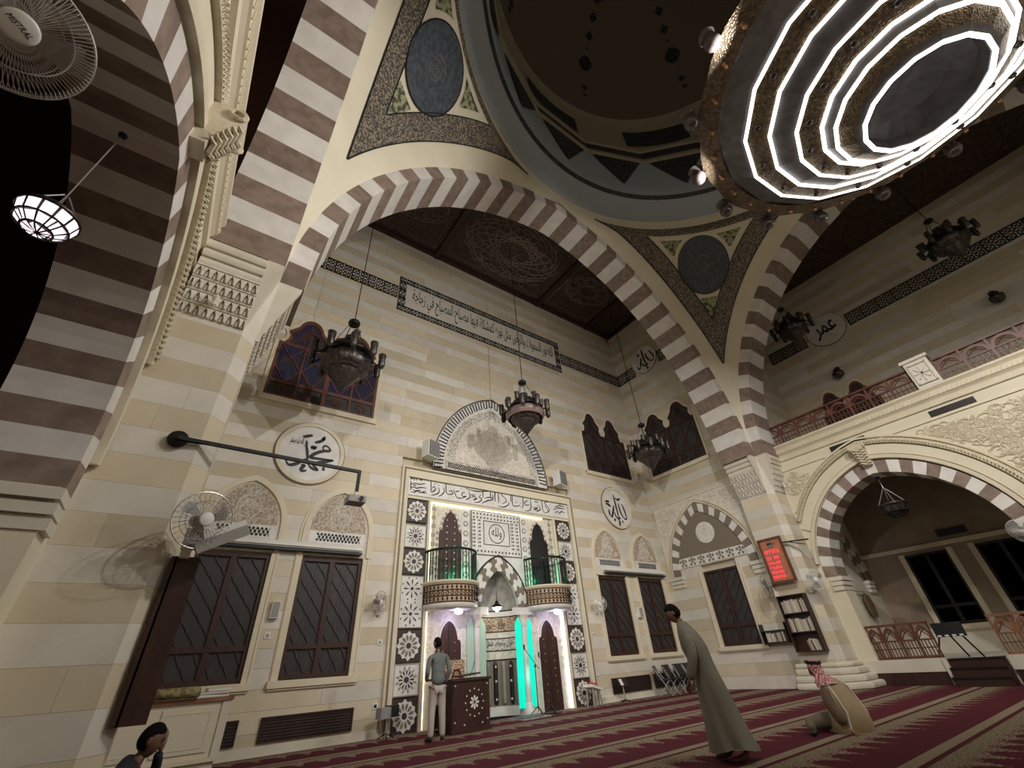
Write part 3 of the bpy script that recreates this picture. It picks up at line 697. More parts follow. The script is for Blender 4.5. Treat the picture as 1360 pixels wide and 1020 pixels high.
def arcade(side, F, lb):
    e = empty('arcade', (17.5 if side > 0 else -1.6, 3.5, 0), 0, lb, 'arcade'); loc = e.location.copy()
    E = lambda u, v, d: Vector(F(u, v, d))-loc
    arches = [(3.55, 2.25, 2.9, 2.65), (-1.75, 1.5, 2.9, 2.3), (-7.05, 2.25, 2.9, 2.65)]
    # wall panels: piers, then the masonry above each arch
    g = G(); T = .75; edges = [6.3]
    for c, w, z, h in arches:
        t = .38; B = parch(c, z, w+t, h+t*1.15, 20)[::-1]     # from large u to small u
        g.band(B, [(u, 7.4) for u, v in B], 0, -T, E)
        edges += [c+w+t, c-w-t]
    edges.append(-10.6)
    for a, b in zip(edges[::2], edges[1::2]): g.box(b, a, 0, 7.4, -T, 0, E)
    for c, w, z, h in arches:
        for s in (-1, 1): g.box(min(c+s*w, c+s*(w+.38)), max(c+s*w, c+s*(w+.38)), 0, z, -T, 0, E)
    g.obj('arcade_wall', 'plaster' if side > 0 else 'plaster', e)
    for i, (c, w, z, h) in enumerate(arches):
        if i == 2: continue
        voussoirs(e, E, c, z, w, h, .36, .03, -T-.02, 27 if i == 0 else 19)
        # impost mouldings at the springing
        for s in (-1, 1):
            g = G(); x = c+s*w
            for k in range(3): g.box(min(x-s*(.02+.03*k), x+s*.3), max(x-s*(.02+.03*k), x+s*.3), z-.42+k*.14, z-.31+k*.14, -T-.03, .05, E)
            g.obj('impost', 'pale_stone', e)
        # concentric mouldings round the arch face
        for t0, t1, dd, nm, mt in ((.40, .50, .10, 'arch_moulding', 'mold'), (.53, .80, .05, 'arch_band', 'plaster'), (.84, .96, .11, 'rope_moulding', 'carved'), (1.02, 1.07, .06, 'arch_fillet', 'mold')):
            A = parch(c, z, w+t0, h+t0*1.15, 22); B = parch(c, z, w+t1, h+t1*1.15, 22)
            k = [j for j, p in enumerate(B) if p[0] < 6.28 and p[0] > -10.5]
            G().band([A[j] for j in k], [B[j] for j in k], 0, dd, E).obj(nm, mt, e)
        # twisted beads of the rope moulding
        g = G(); Q = resample([p for p in parch(c, z, w+.90, h+.90*1.15, 40) if p[0] < 6.25], 110)
        for j in range(len(Q)-1):
            (u, v), (u2, v2) = Q[j], Q[j+1]; du, dv = u2-u, v2-v; l = hypot(du, dv)+1e-9
            nx, nz = -dv/l, du/l
            g.tube([E(u-nx*.06, v-nz*.06, .09), E(u+du*.5, v+dv*.5, .145), E(u2+nx*.06+du*.3, v2+nz*.06+dv*.3, .09)], .022, 4)
        g.obj('rope_twist', 'carved', e, kind='stuff')
        # keystone console
        g = G(); kz = z+h+.30
        Pf = [(kz-.06, .05), (kz-.05, .16), (kz+.1, .2), (kz+.3, .26), (kz+.5, .36), (kz+.6, .38), (kz+.66, .3), (kz+.66, 0), (kz-.06, 0)]
        n = len(Pf)
        hw = .2
        for j, ww in ((0, hw*.75), (1, hw)):
            pass
        for uu in (-1, 1):
            g.v += [E(c+uu*(.13+.1*(v-kz)), v, d) for v, d in Pf]
        g.f = [tuple(range(n))[::-1], tuple(range(n, 2*n))]+[(k, (k+1) % n, n+(k+1) % n, n+k) for k in range(n)]
        for uu in (-1, 1):
            g.tube([E(c+uu*.21+.0*k, kz+.55+.07*cos(k*.6), .3+.07*sin(k*.6)) for k in range(11)], [.035-.002*k for k in range(11)], 5)
        for k in range(6):
            v = kz+.02+k*.085; dd = .18+.028*k
            for uu in (-1, 1): g.tube([E(c, v-.05, dd+.01), E(c+uu*.09, v+.02, dd+.035), E(c+uu*.17, v+.0, dd-.0)], [.03, .03, .012], 5)
        g.obj('keystone_console', 'carved', e)
    # raised arabesque in the spandrels
    def ins(u, v, R):
        if v+R > 6.42 or v-R < 3.2 or u+R > 6.2 or u-R < -9: return False
        for c, w, z, h in arches:
            t = 1.06+R*.8
            B = a_arch(u-c, z, w+t, h+t*1.1)
            if v < B: return False
        return True
    def a_arch(du, z, w, h):
        x = abs(du)
        if x > w: return -1
        R = (h*h+w*w)/(2*w); return z+sqrt(max(0, R*R-(x+R-w)**2))
    g = G(); scrolls(g, E, ins, 190, 4, (.06, .26), .034, .008, (-3.8, 6.2, 3.3, 6.5)); g.obj('arabesque_relief', 'carved', e, kind='stuff')
    for (u0, u1, v0, v1) in ((-10.6, 6.25, 6.50, 6.535), ):
        G().box(u0, u1, v0, v1, 0, .04, E).obj('string_moulding', 'mold', e)
    # dark vents in the frieze
    for u in (3.78, .97, -4.3):
        g = G(); g.box(u-.53, u+.53, 6.6, 6.78, 0, .03, E); o = g.obj('vent', 'vent', e)
        g = G()
        for k in range(14): g.bar(E(u-.5+k*.075, 6.61, .035), E(u-.46+k*.075, 6.77, .035), .014); g.bar(E(u-.46+k*.075, 6.61, .035), E(u-.5+k*.075, 6.77, .035), .014)
        g.obj('vent_bars', 'iron', o, kind='stuff')
    # cornice of stacked mouldings along the gallery edge
    pf = [(0, 6.85), (.06, 6.88), (.07, 6.98), (.03, 7.0), (.05, 7.06), (.10, 7.12), (.13, 7.14), (.13, 7.28), (.09, 7.30), (.12, 7.34), (.17, 7.40), (.17, 7.46), (-.75, 7.46)]
    g = G()
    for u in (6.28, -10.6): g.v += [E(u, v, d) for d, v in pf]
    n = len(pf); g.f = [(k, k+1, n+k+1, n+k) for k in range(n-1)]+[tuple(range(n))]
    g.obj('cornice', 'mold', e)
    g = G()
    for k in range(110):
        u = 6.2-k*.11; g.bar(E(u, 7.15, .135), E(u-.05, 7.27, .135), .03, .02)
    g.obj('cornice_carving', 'carved', e, kind='stuff')
    return e
arcade(1, FR, 'cream carved arcade on the right under the red balustraded gallery')
arcade(-1, FL, 'cream carved arcade at the left edge with twisted rope moulding close to the camera')
# gallery slab behind the cornice, and dark wall of the left gallery
slabs('floor_gallery_right', [(17.9, 22.2, -10.6, 6.4, 7.38, 7.46)], 'pale_stone', 'floor slab of the right gallery')
slabs('floor_gallery_left', [(-6.1, -2.0, -10.6, 6.4, 7.38, 7.46)], 'pale_stone', 'floor slab of the left gallery')
# ---------------------------------------------------------------- gallery balustrade and pedestal
def balustrade(F, u0, u1, z0, z1, m, lb, ncell, group=None, cat='railing'):
    """carved rail: row of interlaced arches over a grid of slim bars"""
    c = F((u0+u1)/2, z0, 0); e = empty('balustrade', c, 0, lb, cat, group); loc = Vector(c)
    E = lambda u, v, d: Vector(F(u, v, d))-loc
    H = z1-z0; w = (u1-u0)/ncell
    G().box(u0, u1, z1-.07*H, z1, -.06, .06, E).obj('handrail', m, e)
    G().box(u0, u1, z0, z0+.07*H, -.04, .04, E).obj('bottom_rail', m, e)
    G().box(u0, u1, z0+.48*H, z0+.53*H, -.03, .03, E).obj('mid_rail', m, e)
    for i in range(ncell+1):
        u = u0+i*w; G().box(max(u0, u-.03), min(u1, u+.03), z0, z1-.05*H, -.035, .035, E).obj('post', m, e)
    for i in range(ncell):
        c0 = u0+(i+.5)*w; g = G(); A = parch(c0, z0+.53*H, w*.36, H*.27, 6); B = parch(c0, z0+.53*H, w*.48, H*.38, 6)
        g.band(A, B, -.03, .03, E)
        g.obj('rail_arch', m, e)
        g = G()
        for s in (-1, 1):
            P = [E(c0-s*w*.36+s*w*.62*t, z0+.53*H+H*.26*sin(t*pi*.5), 0) for t in (0, .25, .5, .75, 1)]
            g.tube(P, .016, 4)
        g.obj('rail_tracery', m, e)
        g = G(); nb = 5
        for k in range(1, nb): g.box(c0-w/2+w*k/nb-.012, c0-w/2+w*k/nb+.012, z0+.05*H, z0+.5*H, -.012, .012, E)
        g.box(c0-w/2, c0+w/2, z0+.27*H, z0+.3*H, -.012, .012, E)
        g.obj('rail_bars', m, e)
    return e
F1 = lambda u, v, d: (17.2-d, u, v)
balustrade(F1, 1.36, 6.2, 7.46, 8.28, 'redwood', 'red wooden gallery balustrade left of the white pedestal', 8)
balustrade(F1, -6.2, .70, 7.46, 8.28, 'redwood', 'red wooden gallery balustrade right of the white pedestal', 11)
pd = empty('pedestal', (17.2, 1.03, 7.46), 0, 'white carved stone pedestal on the gallery edge between the red balustrades', 'pedestal')
G().box(-.22, .3, -.30, .30, 0, .92).obj('pedestal_block', 'pale_stone', pd); G().box(-.28, .35, -.36, .36, .92, 1.02).obj('pedestal_cap', 'pale_stone', pd)
g = G(); g.box(-.27, -.22, -.22, .22, .1, .14); g.box(-.27, -.22, -.22, .22, .78, .82); g.box(-.27, -.22, -.24, -.2, .1, .82); g.box(-.27, -.22, .2, .24, .1, .82)
for k in range(8):
    a = k*pi/4; g.bar((-.235, 0, .46), (-.235, .19*cos(a), .46+.26*sin(a)), .035)
g.obj('pedestal_carving', 'carved_white', pd)
# ---------------------------------------------------------------- windows
def lattice(g, E, u0, u1, v0, v1, d, p=.17, w=.024):
    """two columns of pointed cells: bold falling bars with bent ends, thin rising bars, small arches on top"""
    nu = 2; a = (u1-u0)/nu; nv = max(1, round((v1-v0-.02)/(a*.66))); b = (v1-v0)/nv
    for j in range(nv):
        for i in range(-1, nu+1):
            x = u0+i*a+(a/2 if j % 2 else 0); y = v0+j*b
            def C(P): return [(min(max(u, u0), u1), v) for u, v in P]
            P = C([(x, y+b), (x+.12*a, y+b*.86), (x+.38*a, y+b*.2), (x+.5*a, y+.0)])
            for q, r in zip(P, P[1:]):
                if abs(q[0]-r[0]) > .004: g.bar(E(*q, d), E(*r, d), w*1.35, w*1.5)
            P = C([(x+.5*a, y), (x+.62*a, y+b*.2), (x+.88*a, y+b*.86), (x+a, y+b)])
            for q, r in zip(P, P[1:]):
                if abs(q[0]-r[0]) > .004: g.bar(E(*q, d-.008), E(*r, d-.008), w*.8, w)
    for i in range(1, nu): g.bar(E(u0+i*a, v0, d-.012), E(u0+i*a, v1, d-.012), w*.5)
    rframe(g, u0, u1, v0, v1, w, d-.02, d-.003, E)
def window(n, F, u0, u1, v0, v1, lb, pane='pane', wood='wood', surround=True, lat=True):
    c = Vector(F((u0+u1)/2, v0, 0)); e = empty('window_%d' % n, c, 0, lb, None, None, 'structure')
    E = lambda u, v, d: Vector(F(u, v, d))-c
    r = v0+.24*(v1-v0); um = (u0+u1)/2; f = .075
    rframe(G(), u0, u1, v0, v1, f, -.11, -.03, E).obj('frame', wood, e)
    G().box(um-.055, um+.055, v0+f, v1-f, -.11, -.035, E).obj('stile', wood, e)
    for a, b in ((u0+f, um-.055), (um+.055, u1-f)):
        G().box(a, b, r-.05, r+.05, -.11, -.04, E).obj('rail', wood, e)
        for p, q in ((v0+f, r-.05), (r+.05, v1-f)):
            o = G().box(a, b, p, q, -.118, -.1, E).obj('pane', pane, e)
            if lat: g = G(); lattice(g, E, a, b, p, q, -.085); g.obj('lattice', 'lattice', o, kind='stuff')
    if surround:
        g = G(); s = .16
        g.box(u0-s, u0, v0-.02, v1+.05, -.1, .03, E); g.box(u1, u1+s, v0-.02, v1+.05, -.1, .03, E); g.obj('surround', 'mold', e)
        g = G(); g.box(u0-s-.03, u1+s+.03, v0-.15, v0-.02, -.1, .09, E); g.box(u0-s, u1+s, v0-.19, v0-.15, -.1, .05, E); g.obj('sill', 'mold', e)
        g = G(); g.box(u0-s+.02, u0-s+.05, v0-.02, v1+.05, .03, .05, E); g.box(u1+s-.05, u1+s-.02, v0-.02, v1+.05, .03, .05, E); g.obj('surround_bead', 'mold', e)
    return e
wl = ['front window partly hidden by the tall wooden bookcase at the left', 'dark lattice window left of the prayer niche, under the hanging projector', 'dark lattice window just right of the prayer niche', 'dark lattice window next to the room corner, right of the prayer niche']
for i, (a, b) in enumerate(((.02, 1.5), (2.18, 3.66), (12.3, 13.8), (14.5, 16.0))): window(i+1, FQ, a, b, 1.22, 3.67, wl[i])
window(5, FB, 8.59, 10.02, 1.25, 3.7, 'lattice window under the striped pointed arch on the side wall')
def niche_panel(F, c, lb):
    o = Vector(F(c, 4, 0)); e = empty('blind_arch', o, 0, lb, 'arch', 'carved pointed panels over the windows'); E = lambda u, v, d: Vector(F(u, v, d))-o
    out = [(c-.86, 3.72)]+parch(c, 4.3, .86, 1.15, 14)+[(c+.86, 3.72)]; inn = [(c-.78, 3.72)]+parch(c, 4.3, .78, 1.06, 14)+[(c+.78, 3.72)]
    G().band(inn, out, -.02, .07, E).obj('moulding', 'mold', e)
    o2 = [(c-.92, 3.72)]+parch(c, 4.3, .92, 1.21, 14)+[(c+.92, 3.72)]
    G().band(out, o2, -.02, .035, E).obj('outer_bead', 'mold', e)
    G().prism([(c-.78, 3.72)]+parch(c, 4.3, .78, 1.06, 14)+[(c+.78, 3.72)], -.02, .012, E).obj('field', 'carved_white', e)
    G().prism([(c-.70, 4.34)]+parch(c, 4.36, .70, .97, 12)+[(c+.70, 4.34)], .012, .02, E).obj('carved_panel', 'carved_tan', e)
    g = G(); scrolls(g, E, lambda u, v, R: abs(u-c)+R < .66-.55*max(0, v+R*.6-4.4), 46, 11, (.05, .14), .016, .024, (c-.66, c+.66, 4.4, 5.25)); g.obj('carved_relief', 'carved_white', e, kind='stuff')
    g = G(); g.tube([E(c+.26*cos(k*pi/12), 4.72+.26*sin(k*pi/12), .03) for k in range(24)], .018, 4, closed=True); g.obj('carved_ring', 'carved_white', e)
    G().box(c-.7, c+.7, 4.03, 4.31, .012, .018, E).obj('band_field', 'marble', e)
    g = G()
    for k in range(12):
        u = c-.5+k*.09
        for v in (4.10, 4.17, 4.24): g.prism(circ(u+(.045 if v == 4.17 else 0), v, .034, 5, k*.7), .018, .024, E)
        g.bar(E(u, 4.07, .022), E(u+.09, 4.27, .022), .014); g.bar(E(u+.09, 4.07, .022), E(u, 4.27, .022), .014)
    g.obj('band_tracery', 'black', e)
for c, lb in ((.76, 'pointed carved panel over the window behind the bookcase'), (2.93, 'pointed carved panel over the window, behind the projector'), (13.05, 'pointed carved panel right of the prayer niche, first of two'), (15.25, 'pointed carved panel nearest the room corner')): niche_panel(FQ, c, lb)
def upper_window(n, F, u0, u1, v0, v1, arches, lb, pane, wood):
    c = Vector(F((u0+u1)/2, v0, 0)); e = empty('window_%d' % n, c, 0, lb, None, None, 'structure'); E = lambda u, v, d: Vector(F(u, v, d))-c
    um = (u0+u1)/2; r = v0+.27*(v1-v0); f = .07
    def trefoil(x, w, h, z): 
        return [(x-w, z)]+[(x-w*(1.0-.16*sin(pi*t)) if t < 1 else x, z+h*t*.45) for t in (.3, .6, .9)]+[(x-w*.62*cos(t), z+h*.45+h*.55*sin(t)) for t in (.35, .7, 1.0, 1.25)]+[(x, z+h)]+[(x+w*.62*cos(t), z+h*.45+h*.55*sin(t)) for t in (1.25, 1.0, .7, .35)]+[(x+w*(1.0-.16*sin(pi*t)), z+h*t*.45) for t in (.9, .6, .3)]+[(x+w, z)]
    g = G(); g.box(u0-.1, u0, v0-.1, v1, 0, .05, E); g.box(u1, u1+.1, v0-.1, v1, 0, .05, E); g.box(u0-.1, u1+.1, v0-.16, v0, 0, .08, E); g.obj('surround', 'mold', e)
    for (x, w, h) in arches:
        A = trefoil(x, w, h, v1); B = [(x+(a-x)*1.16, v1+(b-v1)*1.12) for a, b in A]; C = [(x+(a-x)*.84, v1+(b-v1)*.86) for a, b in A]
        G().band(A, B, 0, .05, E).obj('arch_surround', 'mold', e)
        G().band(C, A, 0, .045, E).obj('arch_frame', wood, e)
        o = G().prism(C, 0, .015, E).obj('arch_pane', pane, e)
        g = G()
        for k in range(7):
            t = k/6
            g.bar(E(x-w*.7+w*1.4*t, v1, .03), E(x+(-w*.7+w*1.4*t)*.2, v1+h*.8*(1-abs(t-.5)*.7), .03), .02)
            if 0 < k < 6: g.bar(E(x-w*.62*(1-t*.5), v1+h*.8*t, .03), E(x+w*.62*(1-t*.5), v1+h*.8*t, .03), .016)
        g.obj('arch_tracery', wood, o, kind='stuff')
    rframe(G(), u0, u1, v0, v1, f, 0, .05, E).obj('frame', wood, e)
    G().box(um-.06, um+.06, v0+f, v1-f, 0, .055, E).obj('stile', wood, e)
    for a, b in ((u0+f, um-.06), (um+.06, u1-f)):
        G().box(a, b, r-.05, r+.05, 0, .05, E).obj('rail', wood, e)
        mid = (a+b)/2; G().box(mid-.03, mid+.03, v0+f, v1-f, 0, .048, E).obj('stile', wood, e)
        for p, q, pn in ((v0+f, r-.05, 'pane'), (r+.05, v1-f, pane)):
            o = G().box(a, b, p, q, 0, .015, E).obj('pane', pn, e)
            g = G()
            if pn == 'pane' and p < r:
                for x in ((a+mid)/2, (mid+b)/2):
                    for k in range(8):
                        t = k*pi/4; g.bar(E(x+.2*cos(t), (p+q)/2+.17*sin(t), .03), E(x+.2*cos(t+2.36), (p+q)/2+.17*sin(t+2.36), .03), .016)
            else: lattice(g, E, a, b, p, q, .03, .2, .022)
            g.obj('lattice', wood, o, kind='stuff')
    return e
upper_window(6, FQ, .3, 3.4, 7.82, 9.72, ((1.1, .66, 1.1), (2.6, .66, 1.1)), 'upper stained glass window in red wood behind the left hanging lamp', 'bluepane', 'redwood')
upper_window(7, FQ, 12.75, 15.55, 7.86, 9.78, ((13.44, .56, 1.05), (14.78, .56, 1.05)), 'upper double arched window on the front wall by the corner', 'pane', 'wood')
upper_window(8, FB, 8.25, 11.05, 7.95, 9.9, ((8.93, .6, 1.0), (10.3, .6, 1.0)), 'upper double arched window on the side wall behind the right hanging lamp', 'pane', 'wood')
upper_window(9, FG, 2.9, 5.2, 8.4, 9.8, ((3.5, .5, 1.0), (4.6, .5, 1.0)), 'dark twin arched window above the balcony rail on the right', 'pane', 'redwood')
# blind arch behind the gallery rail at the right edge
e = empty('blind_arch', (22.1, -2.6, 7.5), 0, 'tall blind arch on the upper gallery wall at the right edge', 'arch'); E = lambda u, v, d: (22.1-d-22.1, u+2.6, v-7.5)
for t0, t1, dd in ((1.5, 1.62, .1), (1.7, 1.85, .07)): G().band(parch(-2.7, 8.6, t0, 1.1+t0*.55, 14), parch(-2.7, 8.6, t1, 1.1+t1*.55, 14), 0, dd, E).obj('moulding', 'mold', e)
G().prism([(-4.2, 7.5)]+parch(-2.7, 8.6, 1.5, 1.92, 14)+[(-1.2, 7.5)], .02, .04, E).obj('field', 'plaster', e)
# ---------------------------------------------------------------- lettered medallions
def medallion(F, c, R, word, lb, ring='mold', small=None, wd=(.6, .5), cal=None, cw=.05):
    o = Vector(F(c[0], c[1], 0)); e = empty('medallion', o, 0, lb, 'medallion'); E = lambda u, v, d: Vector(F(u, v, d))-o
    n = 48
    G().band(circ(*c, R*.86, n), circ(*c, R*.97, n), 0, .07, E, True).obj('rim', ring, e)
    G().band(circ(*c, R*.97, n), circ(*c, R, n), 0, .04, E, True).obj('outer_line', 'brninlay', e)
    G().prism(circ(*c, R*.86, n), 0, .03, E).obj('face', 'marble', e)
    if cal: strokes(cal, cw, E, .03, .008, 'lettering', 'black', e)
    else: text(word, 'lettering', 'black', E, c[0]-R*wd[0], c[0]+R*wd[0], c[1]-R*wd[1], c[1]+R*wd[1]*.9, .034, e, .004, bold=.012)
    if small: text(small, 'small_lettering', 'black', E, c[0]-R*.62, c[0]-R*.12, c[1]+R*.12, c[1]+R*.42, .034, e, .003)
    return e
medallion(FQ, (1.85, 6.35), .91, 'محمد', 'round white medallion lettered in black behind the projector arm', small='صلى الله عليه وسلم', cal=CAL_M, cw=.042)
medallion(FQ, (14.1, 6.42), .9, 'الله', 'round white medallion lettered in black right of the prayer niche', cal=CAL_A, cw=.045)
FBm = lambda u, v, d: FB(-u, v, d)
FGm = lambda u, v, d: FG(-u, v, d)
FRm = lambda u, v, d: FR(-u, v, d)
medallion(FBm, (-9.78, 13.98), .78, 'الله', 'round lettered medallion high in the corner set in the patterned frieze', ring='marble', cal=CAL_B, cw=.05)
medallion(FGm, (-3.3, 13.75), .85, 'عمر', 'round lettered medallion on the upper right wall behind a hanging lamp', ring='marble', wd=(.55, .5))
# ---------------------------------------------------------------- interlaced friezes
def knot_mesh(w, h, rows):
    g = G(); cols = max(1, round(w/h*rows/1.0)) if rows == 1 else 2
    cw = w/cols; ch = h/rows
    for r in range(rows):
        for c in range(cols):
            x = -w/2+(c+.5)*cw; y = -h/2+(r+.5)*ch
            A = circ(x, y, min(cw, ch)*.33, 12); B = circ(x, y, min(cw, ch)*.47, 12)
            g.band(A, B, 0, .012, ident, True)
            for s in (-1, 1): g.bar((x-cw*.5, y-s*ch*.5, .004), (x+cw*.5, y+s*ch*.5, .004), .03, .012)
    g.box(-w/2, w/2, -h/2, -h/2+.03, 0, .012); g.box(-w/2, w/2, h/2-.03, h/2, 0, .012); g.box(-w/2, -w/2+.03, -h/2, h/2, 0, .012)
    g.v = [(x, -z, y) for x, y, z in g.v]
    return g.mesh('interlace_tile', 'black')
K2 = knot_mesh(.6, .66, 2); K1 = knot_mesh(.56, .3, 1); K1v = knot_mesh(.3, .5, 2)
def frieze(name, lb, runs, rot, group=None, cat='frieze'):
    e = empty(name, runs[0][1], 0, lb, cat, group); b = Vector(runs[0][1])
    for me, p in runs:
        o = link('interlace_tile', me, e); o.location = Vector(p)-b; o.rotation_euler = (0, 0, rot)
    return e
frieze('frieze', 'black interlaced frieze band at the far left of the front wall', [(K2, (3.4-.61*k, YQ-.006, 13.68)) for k in range(6)], 0)
frieze('frieze', 'black interlaced frieze band between the inscription and the corner', [(K2, (12.5+.61*k, YQ-.006, 13.68)) for k in range(7)], 0)
frieze('frieze', 'short black interlaced frieze beside the corner medallion', [(K2, (16.394, y, 13.68)) for y in (11.38, 10.8, 8.7, 8.1, 7.6)], -pi/2)
frieze('frieze', 'long black interlaced frieze along the upper right gallery wall', [(K2, (22.09, y, 13.68)) for y in [4.55+.61*k for k in range(3)]+[2.1-.61*k for k in range(19)]], -pi/2)
ins = empty('inscription', (7.93, YQ, 13.68), 0, 'long framed inscription band high on the front wall', 'inscription'); b = Vector(ins.location)
G().box(3.7, 12.16, 12.74, 14.64, 0, .008, lambda u, v, d: Vector(FQ(u, v, d))-b).obj('panel', 'white_stone', ins)
for k in range(15):
    for z in (14.46, 12.92):
        o = link('interlace_tile', K1, ins); o.location = Vector((3.99+.563*k, YQ-.01, z))-b
for x in (3.87, 11.99):
    for z in (13.25, 13.69, 14.13):
        o = link('interlace_tile', K1v, ins); o.location = Vector((x, YQ-.01, z))-b
text('الله نور السموات والارض مثل نوره كمشكاة فيها مصباح المصباح في زجاجة', 'lettering', 'black', lambda u, v, d: Vector(FQ(u, v, d))-b, 4.3, 11.7, 13.2, 14.2, .012, ins, .003)
# ---------------------------------------------------------------- the prayer niche (mihrab) wall
mh = empty('mihrab', (7.95, YQ, 0), 0, 'marble prayer niche wall with star tile columns, inscription and two balconies', 'mihrab'); MB = Vector(mh.location)
E = lambda u, v, d: Vector(FQ(u, v, d))-MB
G().box(4.5, 4.72, 0, 6.5, -.12, .1, E).obj('frame_upright', 'mold', mh); G().box(11.22, 11.44, 0, 6.5, -.12, .1, E).obj('frame_upright', 'mold', mh)
g = G(); g.box(4.56, 4.60, 0, 6.44, .1, .125, E); g.box(11.34, 11.38, 0, 6.44, .1, .125, E); g.box(4.6, 11.34, 6.40, 6.44, .1, .125, E); g.obj('frame_bead', 'brninlay', mh)
G().box(4.72, 11.22, 6.16, 6.5, -.12, .1, E).obj('frame_head', 'mold', mh)
G().box(4.74, 11.2, 5.62, 6.15, -.12, .02, E).obj('inscription_panel', 'marble', mh)
strokes(CAL_K, .017, E, .02, .006, 'lettering', 'black', mh)
def petal(cx, cy, a, r0, r1, w): 
    return [(cx+r0*cos(a), cy+r0*sin(a)), (cx+(r0*.45+r1*.55)*cos(a+w), cy+(r0*.45+r1*.55)*sin(a+w)), (cx+r1*.93*cos(a+w*.55), cy+r1*.93*sin(a+w*.55)), (cx+r1*cos(a), cy+r1*sin(a)), (cx+r1*.93*cos(a-w*.55), cy+r1*.93*sin(a-w*.55)), (cx+(r0*.45+r1*.55)*cos(a-w), cy+(r0*.45+r1*.55)*sin(a-w))]
def star_tile(u0, v0, w, h, kind):
    cx, cy = u0+w/2, v0+h/2; r = min(w, h)/2
    t = G().box(u0, u0+w, v0, v0+h, -.12, .0, E).obj('star_tile', 'darkinlay' if kind == 'dark' else 'marble', mh)
    if kind == 'dark':
        n = 12; P = []
        for k in range(n*2):
            a = pi*k/n; q = r*(.98 if k % 2 == 0 and k % 6 == 0 else .93 if k % 2 == 0 else .80); P.append((cx+q*cos(a), cy+q*sin(a)))
        G().prism(P, 0, .012, E).obj('star', 'marble', t)
        g = G()
        for k in range(n): g.prism(petal(cx, cy, 2*pi*(k+.5)/n, r*.26, r*.74, .2), .012, .02, E)
        g.obj('petals', 'brninlay', t)
        G().prism(circ(cx, cy, r*.2, 12), .012, .02, E).obj('star_centre', 'darkinlay', t)
    elif kind == 'light':
        n = 12; g = G()
        for k in range(n): g.prism(petal(cx, cy, 2*pi*k/n, r*.24, r*.62, .13), 0, .01, E)
        g.obj('petals', 'darkinlay', t); g = G()
        for k in range(n): g.prism(petal(cx, cy, 2*pi*(k+.5)/n, r*.5, r*.86, .1), 0, .01, E)
        g.obj('outer_petals', 'greyinlay', t)
        G().prism(circ(cx, cy, r*.19, 12), 0, .015, E).obj('star_centre', 'darkinlay', t)
        rframe(G(), u0, u0+w, v0, v0+h, .025, 0, .01, E).obj('tile_border', 'greyinlay', t)
    else:
        g = G()
        for y in (v0+h*.26, v0+h*.74):
            for k in range(8):
                a = pi*k/4; g.prism(petal(cx, y, a, r*.25, r*.72, .11), 0, .01, E)
                g.prism(circ(cx+r*.85*cos(a+pi/8), y+r*.85*sin(a+pi/8), r*.06, 5), 0, .01, E)
            g.prism(circ(cx, y, r*.13, 8), 0, .012, E)
        g.obj('petals', 'darkinlay', t, kind='stuff')
        rframe(G(), u0, u0+w, v0, v0+h, .02, 0, .01, E).obj('tile_border', 'brninlay', t)
for u0 in (4.75, 10.55):
    for v0, h, k in ((4.84, .64, 'dark'), (4.11, .65, 'light'), (3.42, .64, 'dark'), (2.12, 1.26, 'double'), (1.40, .67, 'dark'), (.70, .66, 'light'), (0, .66, 'dark')): star_tile(u0, v0, .67, h, k)
g = G(); g.box(5.44, 5.52, 0, 5.6, -.12, .03, E); g.box(10.40, 10.5, 0, 5.6, -.12, .03, E); g.box(4.74, 11.2, 5.52, 5.6, -.12, .02, E); g.obj('inner_fillet', 'mold', mh)
ls = G().box(5.53, 5.57, .02, 5.48, -.06, -.02, E).obj('led_strip', 'warmled', mh); tag(ls, 'warm white light strip')
G().box(5.55, 9.95, 5.465, 5.51, -.06, -.02, E).obj('led_strip', 'warmled', mh)
ls = G().box(10.33, 10.39, .02, 2.6, -.06, .0, E).obj('led_strip', 'coolled', mh); tag(ls, 'cool white light strip')
# marble skin with the arched opening of the niche
NA = parch(7.95, 2.55, .70, 1.12, 16)
g = G(); g.box(5.52, 6.9, 0, 5.52, -.12, -.07, E); g.box(9.0, 10.4, 0, 5.52, -.12, -.07, E); g.obj('marble_skin', 'carved_white', mh)
g = G(); g.band(NA, [(u, 4.1) for u, v in NA], -.12, -.05, E); g.box(6.9, 7.25, 0, 4.1, -.12, -.05, E); g.box(8.65, 9.0, 0, 4.1, -.12, -.05, E); g.obj('niche_skin', 'marble', mh)
def zig(N=15):
    """interlocking arch stones with stepped sides"""
    def pos(k, t):
        P = resample(parch(7.95, 2.55, .70, 1.12, 40), 120); Q = resample(parch(7.95, 2.55, 1.06, 1.52, 40), 120)
        x = min(120, max(0, k*120/N)); i = int(x); f = x-i; j = min(120, i+1)
        p = (P[i][0]*(1-f)+P[j][0]*f, P[i][1]*(1-f)+P[j][1]*f); q = (Q[i][0]*(1-f)+Q[j][0]*f, Q[i][1]*(1-f)+Q[j][1]*f)
        return (p[0]*(1-t)+q[0]*t, p[1]*(1-t)+q[1]*t)
    def side(k): return [pos(k+(0 if k in (0, N) else o), t) for t, o in ((0, .12), (.2, .12), (.3, -.22), (.5, -.22), (.6, .22), (.8, .22), (.9, -.1), (1, -.1))]
    for k in range(N):
        G().band(side(k), side(k+1), -.05, .004*(k % 2)+.002, E).obj('arch_stone', ('brninlay', 'marble')[k % 2], mh)
zig()
G().band(parch(7.95, 2.55, 1.07, 1.53, 16), parch(7.95, 2.55, 1.10, 1.57, 16), -.05, .012, E).obj('arch_line', 'black', mh)
